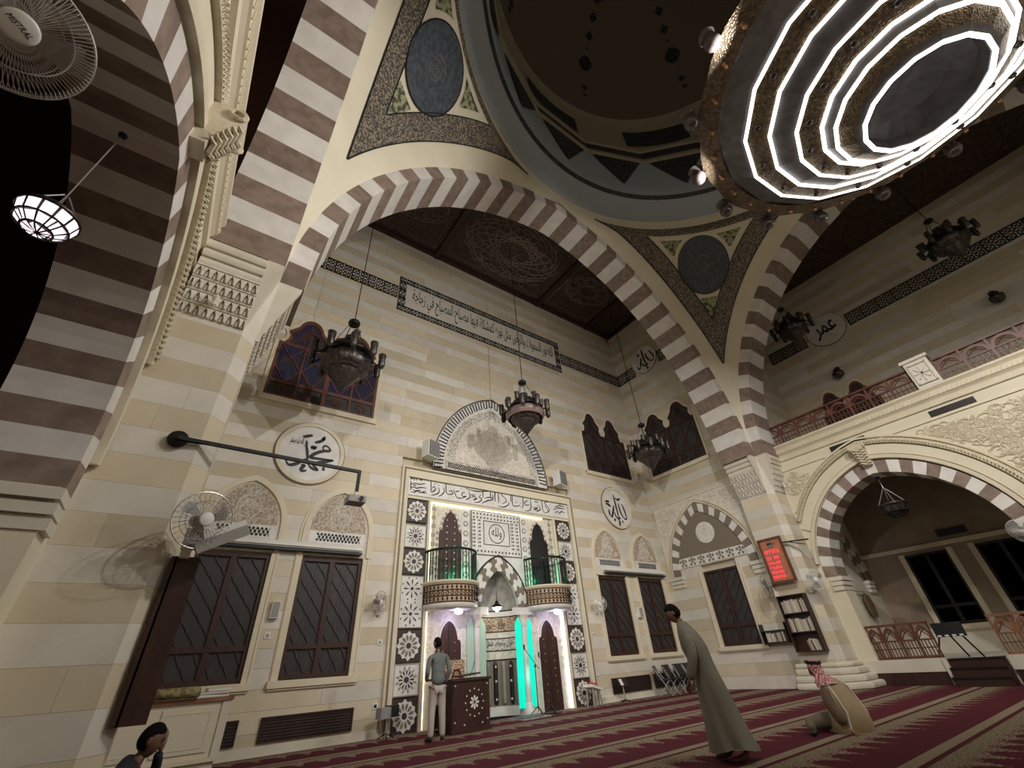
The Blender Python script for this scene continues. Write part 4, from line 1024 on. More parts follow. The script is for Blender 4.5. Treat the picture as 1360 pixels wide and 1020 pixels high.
# the niche itself: half round with patterned bands and a ribbed half dome
def half(prof, m, name, smooth=True, a=16):
    g = G(); g.lathe(prof, (0, .1, 0), a, a0=0, a1=pi); return g.obj(name, m, mh, smooth)
half([(.70, 0), (.70, .22)], 'marble', 'niche_base'); half([(.70, .22), (.70, 1.32)], 'brninlay', 'niche_dado')
half([(.70, 1.32), (.70, 1.55)], 'carved_white', 'niche_band'); half([(.69, 1.55), (.69, 1.85)], 'lace', 'niche_band'); half([(.70, 1.85), (.70, 2.05)], 'carved_white', 'niche_band'); half([(.69, 2.05), (.69, 2.42)], 'lace_brown', 'niche_band'); half([(.70, 2.42), (.71, 2.62)], 'marble', 'niche_band')
half([(.70, 2.6), (.68, 2.8), (.6, 3.1), (.42, 3.4), (.2, 3.6), (.01, 3.68)], 'marble_grey', 'half_dome')
g = G()
for z in (1.32, 1.55, 1.86, 2.04, 2.43, 2.6): g.tube([(.69*cos(pi*k/16), .1+.69*sin(pi*k/16), z) for k in range(17)], .014, 4)
g.obj('niche_lines', 'black', mh)
for k in range(9):
    a = pi*(k+.5)/9
    g = G(); g.tube([(.69*cos(a), .1+.69*sin(a), z) for z in (.28, .4, .9, 1.2, 1.28)], [.06, .07, .065, .07, .03], 6); g.obj('dado_inlay', 'black' if k % 2 else 'greyinlay', mh)
g = G()
for k in range(9):
    a = pi*(k+.5)/9
    if k % 2:
        for z in (.38, .8, 1.15): g.sph((.64*cos(a), .1+.64*sin(a), z), .035, 6, 4)
g.obj('dado_pearls', 'marble', mh)
text('قول وجهك شطر المسجد الحرام'.replace('ق', 'ف', 1), 'lettering', 'black', lambda u, v, d: (.685*cos(pi-(u+1)/2*pi), .1+.685*sin(pi-(u+1)/2*pi)-d*.4, v), -.75, .75, 1.60, 1.82, .004, mh, .002)
# upper centre panel with round plaque
CP = G().box(6.98, 8.92, 4.1, 5.46, -.12, -.04, E).obj('centre_panel', 'marble', mh)
g = G()
for k in range(14):
    for v in (4.2, 5.24, 5.36): g.prism(circ(7.08+k*.134, v, .035, 4), -.04, -.03, E)
for k in range(8):
    for u in (7.1, 7.3, 8.6, 8.8):
        g.prism(circ(u, 4.34+k*.115, .035, 4), -.04, -.03, E); g.box(u-.07, u-.055, 4.3+k*.115, 4.37+k*.115, -.04, -.03, E)
g.obj('panel_inlay', 'darkinlay', CP)
g = G()
rframe(g, 7.44, 8.46, 4.4, 5.16, .02, -.04, -.028, E); rframe(g, 6.98, 8.92, 4.08, 5.47, .02, -.04, -.028, E)
g.tube([E(7.95+.3*cos(k*pi/12), 4.78+.3*sin(k*pi/12), -.035) for k in range(24)], .014, 4, closed=True)
g.obj('plaque_border', 'darkinlay', CP); text('ولله', 'lettering', 'darkinlay', E, 7.75, 8.15, 4.6, 4.98, -.036, CP, .003)
# marble columns beside the niche, with cyan-lit recesses on the right
for s in (-1, 1):
    x = 7.95+s*.83; o = empty('column', (x-7.95, .0, 0)); o.parent = mh
    G().lathe([(.085, .28), (.075, 1.3), (.08, 2.1)], m=10).obj('shaft', 'marble', o, True)
    G().lathe([(.08, 2.1), (.1, 2.14), (.09, 2.2), (.13, 2.36), (.15, 2.42)], m=10).obj('capital', 'carved_white', o, True)
    G().lathe([(.14, 0), (.14, .12), (.11, .16), (.12, .22), (.085, .28)], m=10).obj('base', 'marble', o, True)
    G().box(-.36, .36, -.06, .06, 2.42, 2.62).obj('entablature', 'marble', o)
    for q in (-.2, .19):
        g = G(); w = .11; g.prism([(x+q-w, .16), (x+q+w, .16), (x+q+w, 2.18), (x+q, 2.36), (x+q-w, 2.18)], -.05, -.03, E)
        po = g.obj('recess_panel', 'cyan' if s > 0 else 'mint', mh)
        if s > 0: tag(po, 'glowing cyan light panel')
# small pattern columns between panels
for u in (6.78, 9.08):
    g = G(); g.box(u-.14, u+.14, 2.7, 5.46, -.07, -.045, E); o = g.obj('lozenge_strip', 'marble', mh); g = G()
    for k in range(9): g.prism(circ(u, 2.88+k*.3, .1, 6), -.045, -.038, E)
    g.obj('lozenges', 'greyinlay', o)
    g = G()
    for k in range(9): g.prism(circ(u, 2.88+k*.3, .05, 6), -.038, -.033, E)
    g.obj('lozenge_centres', 'marble', o)
# floral relief on the marble round the lower doors and the upper niches
for c in (6.25, 9.70):
    g = G(); scrolls(g, E, lambda u, v, R: abs(u-c) < .66-R and (v-R > 2.36 or abs(u-c)-R > .46) and v+R < 2.66, 40, int(c*10), (.05, .11), .013, -.068, (c-.66, c+.66, .9, 2.6)); g.obj('floral_relief', 'carved_white', mh, kind='stuff')
    g = G()
    for k in range(8):
        for s in (-1, 1): g.prism(circ(c+s*.58, 3.5+k*.26, .085, 6), -.07, -.062, E); g.prism(circ(c+s*.58, 3.5+k*.26+.13, .04, 4), -.07, -.06, E)
    g.obj('hexagon_inlay', 'greyinlay', mh, kind='stuff')
# doors below and niches above the balconies
def ogee(c, z0, w, zs, h): return [(c-w, z0), (c-w, zs-.12), (c-w*.94, zs-.03), (c-w*.72, zs)]+[(c-w*.70*cos(t*pi/2)**.8 if t < 1 else c, zs+h*sin(t*pi/2)*.82+h*.18*t**3) for t in (.15, .35, .55, .75, .9)]+[(c, zs+h)]+[(c+w*.70*cos(t*pi/2)**.8, zs+h*sin(t*pi/2)*.82+h*.18*t**3) for t in (.9, .75, .55, .35, .15)]+[(c+w*.72, zs), (c+w*.94, zs-.03), (c+w, zs-.12), (c+w, z0)]
for c, open_ in ((6.25, 0), (9.70, 1)):
    P = ogee(c, 0, .37, 1.84, .44)
    d_ = G().prism(P, -.12, -.035, E).obj('niche_door', 'wood', mh)
    G().band(P, [(c+(u-c)*1.1, v*1.02) for u, v in P], -.12, -.025, E).obj('door_border', 'marble', mh)
    g = G(); g.box(c-.012, c+.012, 0, 2.2, -.035, -.028, E); g.obj('door_gap', 'black', d_)
    g = G()
    for k in range(9):
        for s in (-.18, .18): g.sph(E(c+s, .25+k*.19, -.03), .016, 6, 4)
    g.obj('door_studs', 'lace_brown', d_)
    P = ogee(c, 3.2, .38, 4.72, .58)
    d_ = G().prism(P, -.12, -.035, E).obj('balcony_door', 'wood' if not open_ else 'blackpane', mh)
    if open_: tag(d_, 'dark open doorway onto the right balcony')
    g = G()
    if not open_:
        for k in range(9):
            for s in (-.13, .13): g.sph(E(c+s, 3.5+k*.19, -.03), .022, 6, 4)
        g.obj('door_studs', 'marble', d_)
    g = G()
    for k in range(15):
        t = k/14; q = min(len(P)-1, int(2+t*(len(P)-5))); u, v = P[q]
    A = resample(P, 26)
    for u, v in A: g.prism(circ(c+(u-c)*1.16, v+.03, .05, 6), -.07, -.05, E)
    g.obj('scalloped_border', 'greyinlay', mh)
# ---------------------------------------------------------------- the two balconies
def balcony(c, lb):
    e = empty('balcony', (c, YQ, 2.5), 0, lb, 'balcony'); R = .80
    def hl(prof, m, name): g = G(); g.lathe(prof, m=24, a0=pi, a1=2*pi); return g.obj(name, m, e, True)
    hl([(0.01, 0), (R-.1, 0), (R-.03, .04), (R, .1), (R, .14)], 'marble', 'soffit')
    hl([(R-.01, .14), (R-.01, .62)], 'tan_stone', 'parapet')
    g = G()
    for z in (.17, .31, .45, .59): g.tube([((R+.002)*cos(pi+pi*k/24), (R+.002)*sin(pi+pi*k/24), z) for k in range(25)], .012, 4)
    g.obj('parapet_lines', 'darkinlay', e, kind='stuff')
    hl([(R-.01, .62), (R+.04, .66), (R+.04, .70), (0.01, .70)], 'mold', 'parapet_cap')
    g = G()
    for k in range(20):
        a = pi+pi*(k+.5)/20
        for z in (.24, .52): g.sph((R*cos(a), R*sin(a), z), .028, 6, 4, (1, 1, 1.7))
    g.obj('parapet_studs', 'black', e, kind='stuff')
    g = G()
    for k in range(20):
        a = pi+pi*(k+.5)/20; g.tube([((R+.005)*cos(a+q*.05), (R+.005)*sin(a+q*.05), .38+w*.06) for q, w in ((1, 0), (0, 1), (-1, 0), (0, -1))], .012, 4, closed=True)
    g.obj('parapet_lozenges', 'black', e, kind='stuff')
    for k in range(23):
        a = pi+pi*k/22; G().tube([((R-.03)*cos(a), (R-.03)*sin(a), .7), ((R-.03)*cos(a), (R-.03)*sin(a), 1.5)], .016, 5).obj('baluster', 'iron', e)
    g = G(); g.tube([((R-.03)*cos(pi+pi*k/22), (R-.03)*sin(pi+pi*k/22), 1.52) for k in range(23)], .035, 6); g.obj('handrail', 'iron', e)
    g = G(); g.sph((.05, -.45, -.06), .10, 10, 6, (1.3, 1, .5)); tag(g.obj('downlight', 'bulb', e, True), 'lit downlight under the balcony')
    return e
balcony(6.22, 'half round carved balcony with black rail, left of the prayer niche'); balcony(9.74, 'half round carved balcony with black rail, right of the prayer niche')
for c in (6.27, 9.79): point_light('balcony_downlight', (c, YQ-.45, 2.33), 9, (.72, .62, 1.0), .06)
for c in (6.45, 9.55): point_light('balcony_green_lamp', (c, YQ-.30, 3.45), 9, (.03, 1, .5), .04)
po_ = empty('balcony_post', (10.05, YQ-.42, 3.2), 0, 'white post with a dark reading board on the right balcony', 'stand'); G().box(-.05, .05, -.05, .05, 0, .85).obj('post', 'whitepl', po_); G().box(-.07, .07, -.07, .07, 0, .06).obj('post_foot', 'whitepl', po_); g = G(); g.bar((-.22, 0, .86), (.22, 0, .98), .3, .03); g.obj('reading_board', 'blackpl', po_)
point_light('niche_cyan_lamp', (8.72, YQ-.35, .9), 3, (.1, 1, .75), .08)
# ---------------------------------------------------------------- pointed tympanum panel above
ty = empty('tympanum', (7.92, YQ, 6.6), 0, 'carved pointed tympanum edged with looped black meander above the inscription', 'tympanum'); TB = Vector(ty.location)
E = lambda u, v, d: Vector(FQ(u, v, d))-TB
G().prism([(5.5, 6.62)]+parch(7.92, 6.62, 2.42, 3.26, 24)[1:-1]+[(10.34, 6.62)], 0, .03, E).obj('field', 'marble', ty)
G().prism([(5.95, 6.66)]+parch(7.92, 6.66, 2.0, 2.72, 20)[1:-1]+[(9.89, 6.66)], .03, .045, E).obj('grey_border', 'lace', ty)
G().prism([(6.3, 6.98)]+parch(7.92, 6.98, 1.6, 2.05, 20)[1:-1]+[(9.54, 6.98)], .045, .06, E).obj('carved_field', 'carved_white', ty)
g = G(); inn = parch(7.92, 6.98, 1.5, 1.95, 40)
def inty(u, v, R):
    x = abs(u-7.92)+R
    if x > 1.5: return False
    h, w = 1.95, 1.5; RR = (h*h+w*w)/(2*w); return v+R < 6.98+sqrt(max(0, RR*RR-(x+RR-w)**2)) and v-R > 6.98
scrolls(g, E, inty, 70, 8, (.08, .2), .018, .062, (6.4, 9.5, 7.0, 8.9)); g.tube([E(7.92+.42*cos(k*pi/14), 7.75+.42*sin(k*pi/14), .07) for k in range(28)], .03, 4, closed=True)
g.obj('carved_relief', 'carved_white', ty, kind='stuff')
g = G(); A = resample(parch(7.92, 6.70, 2.05, 2.86, 60), 60); B = resample(parch(7.92, 6.66, 2.36, 3.2, 60), 60); P = []
for k in range(30):
    a0, a1 = A[2*k], A[min(60, 2*k+1)]; b0, b1 = B[2*k], B[min(60, 2*k+1)]
    if k % 1 == 0: P += [E(*a0, .04), E(*b0, .04), E(*b1, .04), E(*a1, .04)]
g.tube(P, .026, 4); g.tube([E(u, v, .035) for u, v in parch(7.92, 6.66, 2.42, 3.26, 24)]+[], .02, 4)
g.tube([E(5.5, 6.64, .035), E(10.34, 6.64, .035)], .022, 4)
g.obj('looped_meander', 'black', ty)
g = G()
for k in range(38):
    u = 6.1+k*.097
    for v in (6.76, 6.86): g.bar(E(u-.045, v-.045, .05), E(u+.045, v+.045, .05), .02); g.bar(E(u-.045, v+.045, .05), E(u+.045, v-.045, .05), .02)
g.obj('lace_band', 'darkinlay', ty)
# ---------------------------------------------------------------- striped pointed arch on the side wall of the bay
sa = empty('wall_arch', (16.4, 9.5, 3.7), 0, 'striped pointed blind arch in a carved square panel on the side wall', 'arch'); SB = Vector(sa.location)
E = lambda u, v, d: Vector(FB(u, v, d))-SB
Q = parch(9.48, 3.72, 1.98, 2.62, 20)
G().band(Q, [(u, 6.55) for u, v in Q], 0, .03, E).obj('spandrel_field', 'carved_white', sa)
g = G()
def insp(u, v, R):
    x = abs(u-9.48)-R; h, w = 2.8, 2.15; RR = (h*h+w*w)/(2*w)
    return v+R < 6.5 and abs(u-9.48)+R < 1.98 and (v-R > 3.72+sqrt(max(0, RR*RR-(max(0, x)+RR-w)**2)))
scrolls(g, E, insp, 90, 21, (.06, .16), .016, .034, (7.5, 11.5, 4.5, 6.5)); g.obj('spandrel_relief', 'carved_white', sa, kind='stuff')
g = G(); g.box(7.53, 11.45, 6.55, 6.6, 0, .06, E); g.box(7.48, 7.53, 3.7, 6.6, 0, .06, E); g.box(11.45, 11.5, 3.7, 6.6, 0, .06, E); g.obj('panel_border', 'mold', sa)
voussoirs(sa, E, 9.48, 3.72, 1.48, 2.22, .30, .0, .06, 25, mats=('brninlay', 'marble'))
for t0, t1, dd in ((.34, .38, .07), (.44, .47, .06)): G().band(parch(9.48, 3.72, 1.48+t0, 2.22+t0*1.1, 18), parch(9.48, 3.72, 1.48+t1, 2.22+t1*1.1, 18), 0, dd, E).obj('arch_moulding', 'mold', sa)
G().prism([(8.0, 4.34)]+[p for p in parch(9.48, 3.72, 1.46, 2.2, 24) if p[1] > 4.34][::-1][::-1]+[(10.94, 4.34)], 0, .02, E).obj('tympanum_field', 'brninlay', sa)
g = G(); g.prism(circ(9.4, 5.07, .40, 28), .02, .035, E); g.obj('disc', 'marble', sa)
g = G()
for k in range(12): g.prism(circ(9.4+.3*cos(k*pi/6), 5.07+.3*sin(k*pi/6), .045, 6), .035, .042, E)
g.prism(circ(9.4, 5.07, .17, 12), .035, .04, E); g.obj('disc_inlay', 'carved_white', sa)
G().box(8.0, 10.95, 3.98, 4.32, 0, .025, E).obj('pattern_band', 'marble', sa)
g = G(); rr = random.Random(2)
for k in range(7):
    u = 8.25+k*.41
    for du, dv in ((0, 0), (-.11, .06), (.11, .06), (-.08, -.09), (.08, -.09), (0, .1)): g.prism([(u+du-.06, 4.15+dv), (u+du, 4.15+dv-.06), (u+du+.06, 4.15+dv), (u+du, 4.15+dv+.06)], .025, .032, E)
g.obj('pattern_inlay', 'brninlay', sa, kind='stuff')
for u in (7.72, 11.2):
    g = G()
    for k in range(3): g.box(u-.3, u+.3, 3.3+k*.14, 3.42+k*.14, 0, .05+.03*k, E)
    g.obj('impost', 'pale_stone', sa)
# ---------------------------------------------------------------- the great chandelier
ch = empty('chandelier', (8, -1.75, 8.7), 0, 'huge stepped bronze chandelier ringed with glowing white light strips', 'chandelier')
CA = radians(5.3); CN = 16
def cring(r, z, n=CN): return [(r*cos(2*pi*i/n+CA), r*sin(2*pi*i/n+CA), z-8.7) for i in range(n)]
def cband(name, m, *rz):
    g = G(); n = 0
    for r, z in rz: g.v += cring(r, z)
    for j in range(len(rz)-1):
        for i in range(CN): g.f.append((j*CN+i, j*CN+(i+1) % CN, (j+1)*CN+(i+1) % CN, (j+1)*CN+i))
    return g.obj(name, m, ch)
g = G(); NS = 128
for r, z, amp in ((3.16, 10.34, .03), (3.22, 10.22, .05), (2.88, 10.08, 0)):
    for i in range(NS):
        a = 2*pi*i/NS; rr_ = r+amp*abs(sin(8*(a-CA))); g.v.append((rr_*cos(a), rr_*sin(a), z-8.7))
for j in range(2):
    for i in range(NS): g.f.append((j*NS+i, j*NS+(i+1) % NS, (j+1)*NS+(i+1) % NS, (j+1)*NS+i))
g.obj('rim_band', 'bronze', ch)
G().lathe([(3.17, 10.34-8.7), (2.2, 10.42-8.7), (.5, 11.0-8.7), (.12, 11.6-8.7), (.05, 11.7-8.7), (.05, 21.3)], m=32).obj('top_cover', 'lamp_bronze', ch, True)
cband('grey_step', 'sheet', (2.89, 10.09), (2.56, 9.80), (2.50, 9.77))
cband('bronze_step', 'bronze', (2.50, 9.77), (2.47, 9.72), (2.14, 9.57)); cband('grey_step', 'sheet', (2.14, 9.57), (2.06, 9.54), (1.76, 9.33)); cband('bronze_step', 'bronze', (1.76, 9.33), (1.70, 9.28), (1.40, 9.16))
cband('grey_step', 'sheet', (1.40, 9.16), (1.33, 9.12), (1.25, 9.00)); cband('bronze_step', 'bronze', (1.25, 9.0), (1.19, 8.95), (1.0, 8.80)); cband('grey_step', 'sheet', (1.0, 8.80), (.9, 8.72))
cband('inner_bowl', 'sheet', (.9, 8.72), (.84, 8.74), (.8, 8.95), (.5, 9.15), (.02, 9.2))
for r, z in ((2.49, 9.73), (2.11, 9.54), (1.73, 9.29), (1.37, 9.13), (1.22, 8.96), (.88, 8.70)):
    G().tube(cring(r, z), .036, 6, closed=True).obj('light_strip', 'led', ch)
km = G().lathe([(.0, .05), (.055, .05), (.06, 0), (.035, -.03), (.05, -.08), (.03, -.13), (0, -.15)], m=8).mesh('rim_knob', 'knob', True)
bm = G().lathe([(.055, .02), (.06, -.02), (.035, -.03), (.02, -.0), (.03, -.05), (0, -.06)], m=8).mesh('boss', 'lamp_bronze', True)
for k in range(32):
    a = 2*pi*(k+.5)/32+CA; o = link('rim_knob', km, ch); o.location = (3.02*cos(a), 3.02*sin(a), 10.12-8.7)
for r, z in ((2.3, 9.63), (1.56, 9.21)):
    for k in range(16):
        a = 2*pi*(k+.25)/16+CA; o = link('boss', bm, ch); o.location = (r*cos(a), r*sin(a), z-8.7)
gm = G().lathe([(0, -.14), (.10, -.12), (.15, -.03), (.15, .05), (.11, .14), (.13, .24), (.16, .28)], m=12).mesh('rim_globe', 'globe', True)
for k in range(16):
    a = 2*pi*(k+.5)/16+CA; o = link('rim_globe', gm, ch); o.location = (3.42*cos(a), 3.42*sin(a), 10.12-8.7)
    G().tube([(3.16*cos(a), 3.16*sin(a), 1.56), (3.3*cos(a), 3.3*sin(a), 1.44), (3.42*cos(a), 3.42*sin(a), 1.3)], .02, 5).obj('globe_arm', 'lamp_bronze', ch)
# ---------------------------------------------------------------- hanging mosque lamps
def lamp(loc, top, lb, s=1.0, pink=False):
    e = empty('hanging_lamp', loc, 0, lb, 'lamp', 'large hanging mosque lamps')
    S = lambda P: [(r*s, z*s) for r, z in P]
    G().lathe(S([(0, -.85), (.04, -.80), (.10, -.72), (.30, -.45), (.36, -.34)]), m=24, lob=12, lobamp=.03).obj('lower_bowl', 'lamp_bronze', e, True)
    G().lathe(S([(.36, -.34), (.43, -.33), (.43, -.29), (.47, -.27), (.56, -.12), (.55, .02), (.46, .10)]), m=48, lob=12, lobamp=.05).obj('lobed_body', 'lamp_bronze', e, True)
    G().lathe(S([(.46, .10), (.56, .12), (.60, .16), (.56, .21), (.44, .23)]), m=24).obj('gallery_ring', 'iron', e, True)
    G().lathe(S([(.44, .23), (.43, .34), (.36, .46), (.24, .54), (.15, .58), (.13, .70), (.15, .74), (.0, .76)]), m=48, lob=12, lobamp=.04).obj('upper_dome', 'lamp_bronze', e, True)
    for k in range(10):
        a = 2*pi*k/10+.2; b = a+.0; x, y = cos(a), sin(a); o = empty('side_lamp', (x*.80*s, y*.80*s, .02*s)); o.parent = e
        G().tube([(-x*.28*s, -y*.28*s, .1*s), (-x*.12*s, -y*.12*s, -.06*s), (0, 0, -.1*s)], .02*s, 5).obj('arm', 'iron', o)
        G().lathe(S([(0, -.17), (.05, -.15), (.085, -.06), (.08, .1), (.095, .22), (.09, .24)]), m=10).obj('cup', 'lamp_bronze', o, True)
    for k in range(6):
        a = 2*pi*k/6+.5; o = empty('upper_lamp', (.58*s*cos(a), .58*s*sin(a), .36*s)); o.parent = e
        G().tube([(-.2*s*cos(a), -.2*s*sin(a), -.05*s), (0, 0, -.1*s)], .018*s, 5).obj('arm', 'iron', o); G().lathe(S([(0, -.13), (.05, -.11), (.075, -.03), (.07, .09), (.085, .16)]), m=10).obj('cup', 'lamp_bronze', o, True)
    if pink:
        o = G().lathe(S([(.57, -.24), (.64, -.16), (.66, -.05), (.60, .03)]), m=24).obj('pink_glass', 'lamp_glass', e, True)
    for k in range(4):
        a = k*pi/2+.5; G().tube([(.50*s*cos(a), .50*s*sin(a), .2*s), (.09*s*cos(a), .09*s*sin(a), 1.2*s)], .012, 4).obj('chain', 'iron', e)
    G().lathe(S([(0, 1.16), (.13, 1.17), (.15, 1.22), (.13, 1.28), (0, 1.3)]), m=12).obj('hanging_ring', 'iron', e, True)
    G().tube([(0, 0, 1.25*s), (0, 0, top-loc[2])], .014, 5).obj('cable', 'iron', e)
    return e
lamp((1.87, 9.45, 8.05), 16.83, 'dark mosque lamp hanging in front of the stained glass window at the left', 1.1)
lamp((7.75, 9.45, 8.15), 16.83, 'dark mosque lamp with pink glass hanging above the prayer niche', 1.0, True)
lamp((14.1, 9.45, 8.1), 16.83, 'dark mosque lamp hanging in the corner on the right', 1.0)
lamp((19.4, 3.95, 13.05), 16.83, 'dark mosque lamp in the upper gallery beside the lettered medallion', 1.0)
lamp((19.45, -1.7, 13.05), 16.83, 'dark mosque lamp hanging in the upper gallery at the far right', 1.0)
def sconce(y, z, lb):
    e = empty('wall_lantern', (22.1, y, z), 0, lb, 'lamp', 'small lanterns on the upper gallery wall')
    G().lathe([(0, -.24), (.06, -.22), (.2, -.08), (.22, .04), (.12, .12), (.14, .2), (.05, .26), (0, .28)], (-.3, 0, 0), 24, lob=6, lobamp=.12).obj('lantern_body', 'lamp_bronze', e, True)
    G().tube([(-.3, 0, .26), (-.18, 0, .4), (0, 0, .3)], .025, 5).obj('lantern_bracket', 'iron', e); G().box(-.03, 0, -.1, .1, .15, .45).obj('wall_plate', 'iron', e)
    G().box(-.5, -.49, -.1, .1, -.02, .03).obj('lantern_pane', 'globe', e)
sconce(3.75, 11.3, 'small dark wall lantern above the twin arched window'); sconce(-1.75, 11.4, 'small dark wall lantern above the blind arch at the right edge')
# lit glass lamp in the left arch
def glass_lamp(loc, hook, lb, lit=True, s=1.0):
    e = empty('hanging_lantern', loc, 0, lb, 'lamp'); h = (hook-loc[2])/s; e.scale = (s, s, s)
    G().lathe([(0.0, .24), (.12, .22), (.16, .17), (.36, .14), (.38, .10), (.36, .07)], m=24).obj('metal_cap', 'lamp_bronze', e, True)
    m = 'lit' if lit else 'lamp_bronze'
    for j, (r0, z0, r1, z1) in enumerate(((.36, .07, .31, -.12), (.29, -.13, .18, -.24), (.16, -.25, .02, -.30))):
        n = (12, 8, 4)[j]
        for k in range(n):
            a0 = 2*pi*k/n+.05; a1 = 2*pi*(k+1)/n-.05; g = G()
            g.quad((r0*cos(a0), r0*sin(a0), z0), (r0*cos(a1), r0*sin(a1), z0), (r1*cos(a1), r1*sin(a1), z1), (r1*cos(a0), r1*sin(a0), z1)); g.obj('glass_panel', m, e)
    g = G()
    for r, z in ((.365, .07), (.31, -.125), (.18, -.245)): g.tube([(r*cos(k*pi/10), r*sin(k*pi/10), z) for k in range(20)], .018, 4, closed=True)
    for k in range(12): a = k*pi/6; g.tube([(.36*cos(a), .36*sin(a), .07), (.31*cos(a), .31*sin(a), -.12), (.18*cos(a), .18*sin(a), -.24), (.02, 0, -.30)], .011, 4)
    g.obj('lead_frame', 'iron', e)
    for k in range(4):
        a = k*pi/2+.4; G().tube([(.36*cos(a), .36*sin(a), .12), (.03*cos(a), .03*sin(a), .62)], .012, 4).obj('chain', 'chrome', e)
    G().tube([(0, 0, .6), (0, 0, h)], .012, 4).obj('hanging_chain', 'chrome', e); G().lathe([(0, h-.08), (.06, h-.05), (.07, h), (0, h)], m=10).obj('ceiling_hook', 'iron', e)
    return e
glass_lamp((-1.62, 3.5, 4.16), 5.45, 'lit white stained glass lamp hanging by chains in the dark left arch', True, .5)
glass_lamp((17.55, 3.6, 4.5), 5.5, 'unlit dark lantern hanging in the arch of the right aisle', False)
# small lit lamp inside the prayer niche
e = empty('niche_lamp', (7.72, YQ-.15, 2.62), 0, 'small lit lamp hanging in the prayer niche', 'lamp')
G().lathe([(.0, .16), (.04, .15), (.06, .08), (.14, .02), (.15, -.02)], m=14).obj('lamp_cap', 'iron', e, True); G().lathe([(.14, -.02), (.10, -.08), (.05, -.10), (.03, -.13), (0, -.14)], m=14).obj('lit_glass', 'bulb', e, True); G().tube([(0, 0, .15), (0, 0, .72), (0, .3, .85)], .01, 4).obj('cord', 'iron', e)
point_light('niche_lamp_light', (7.72, YQ-.15, 2.36), 6, (1, .95, .88), .04)
# ---------------------------------------------------------------- wall fans
def fan(loc, axis, R, lb, mount, wires=44, brand=False, m='chrome', bm='greypl', hubm='whitepl'):
    e = empty('wall_fan', loc, 0, lb, 'fan', 'wall fans'); ax = Vector(axis).normalized()
    q = ax.to_track_quat('Z', 'Y').to_matrix(); T = lambda g: g.shift(lambda x, y, z: q @ Vector((x, y, z)))
    w = R*.012
    def cage(s, name):
        g = G()
        for k in range(wires):
            a = 2*pi*k/wires; P = [(.24*R*cos(a), .24*R*sin(a), s*.26*R), (.62*R*cos(a+.05), .62*R*sin(a+.05), s*.24*R), (.9*R*cos(a+.08), .9*R*sin(a+.08), s*.15*R), (R*cos(a+.09), R*sin(a+.09), s*.03*R)]
            g.tube(P, w*.7, 3, cap=False)
        for r, z in ((.66, .235), (.24, .26)): g.tube([(r*R*cos(k*pi/18), r*R*sin(k*pi/18), s*z*R) for k in range(36)], w, 4, closed=True)
        T(g).obj(name, m, e)
    cage(1, 'front_cage'); cage(-1, 'rear_cage')
    T(G().tube([(R*cos(k*pi/20), R*sin(k*pi/20), 0) for k in range(40)], w*2.2, 6, closed=True)).obj('rim_ring', m, e)
    T(G().lathe([(0, .30*R), (.2*R, .295*R), (.25*R, .27*R), (.25*R, .25*R), (0, .25*R)], m=24)).obj('hub_cap', hubm, e, True)
    for k in range(3):
        g = G(); a = 2*pi*k/3+.4; P = []
        for r, b0, b1, t in ((.12, -.3, .3, .06), (.45, -.32, .42, .10), (.75, -.2, .50, .08), (.86, 0, .42, .04)):
            P.append(((r*R*cos(a+b0), r*R*sin(a+b0), -t*R), (r*R*cos(a+b1), r*R*sin(a+b1), t*R)))
        for (p, q_), (p2, q2) in zip(P, P[1:]): g.quad(p, q_, q2, p2)
        T(g).obj('blade', bm, e)
    T(G().lathe([(0, .06*R), (.14*R, .05*R), (.2*R, -.2*R), (.24*R, -.3*R), (.22*R, -.65*R), (.1*R, -.72*R), (0, -.72*R)], m=16)).obj('motor', bm, e, True)
    if brand: text('MISTRAL', 'brand_lettering', 'black', lambda u, v, d: q @ Vector((u, v, d)), -.17*R, .17*R, -.04*R, .05*R, .3*R, e, .001, arabic=False, skew=.3)
    mo = Vector(mount)-Vector(loc); b = -ax*.55*R
    G().tube([b, b+Vector((0, 0, -.22*R)), (mo+b)/2+Vector((0, 0, -.2*R)), mo], R*.07, 7).obj('bracket', hubm, e)
    g = G(); g.box(mo.x-.05, mo.x+.05, mo.y-.05, mo.y+.05, mo.z-.09, mo.z+.09); g.obj('wall_mount', hubm, e)
    return e
fan((-.98, 1.29, 3.02), (.55, -.55, -.62), .20, 'large grey wall fan close to the camera at the top left', (-1.22, 1.0, 2.95), 90, True)
fan((-.02, 5.95, 2.76), (.35, -.9, -.12), .31, 'wall fan on top of the tall wooden bookcase beside the left pier', (-.08, 6.28, 2.5), 30, hubm='whitepl')
fan((4.12, 11.42, 2.68), (.55, -.85, -.2), .25, 'small wall fan left of the star tiled column', (4.2, 11.68, 2.5), 30)
fan((11.85, 11.38, 2.72), (-.5, -.8, -.25), .24, 'white wall fan right of the prayer niche tiles', (11.95, 11.68, 2.55), 30, m='whitepl', bm='whitepl')
fan((15.95, 7.62, 2.82), (-.62, .75, -.1), .33, 'wall fan seen edge on between the striped arch and the bookcase', (16.14, 7.45, 2.55), 30, m='chrome')
fan((15.93, 6.05, 2.77), (-.8, -.55, -.15), .28, 'wall fan on the right pier above the bookcase corner', (16.2, 6.4, 2.55), 36, m='whitepl')
fan((16.95, 1.3, 3.15), (-.75, .35, -.45), .31, 'grey wall fan at the right edge over the arch of the right aisle', (17.15, 1.0, 3.2), 36, m='whitepl')
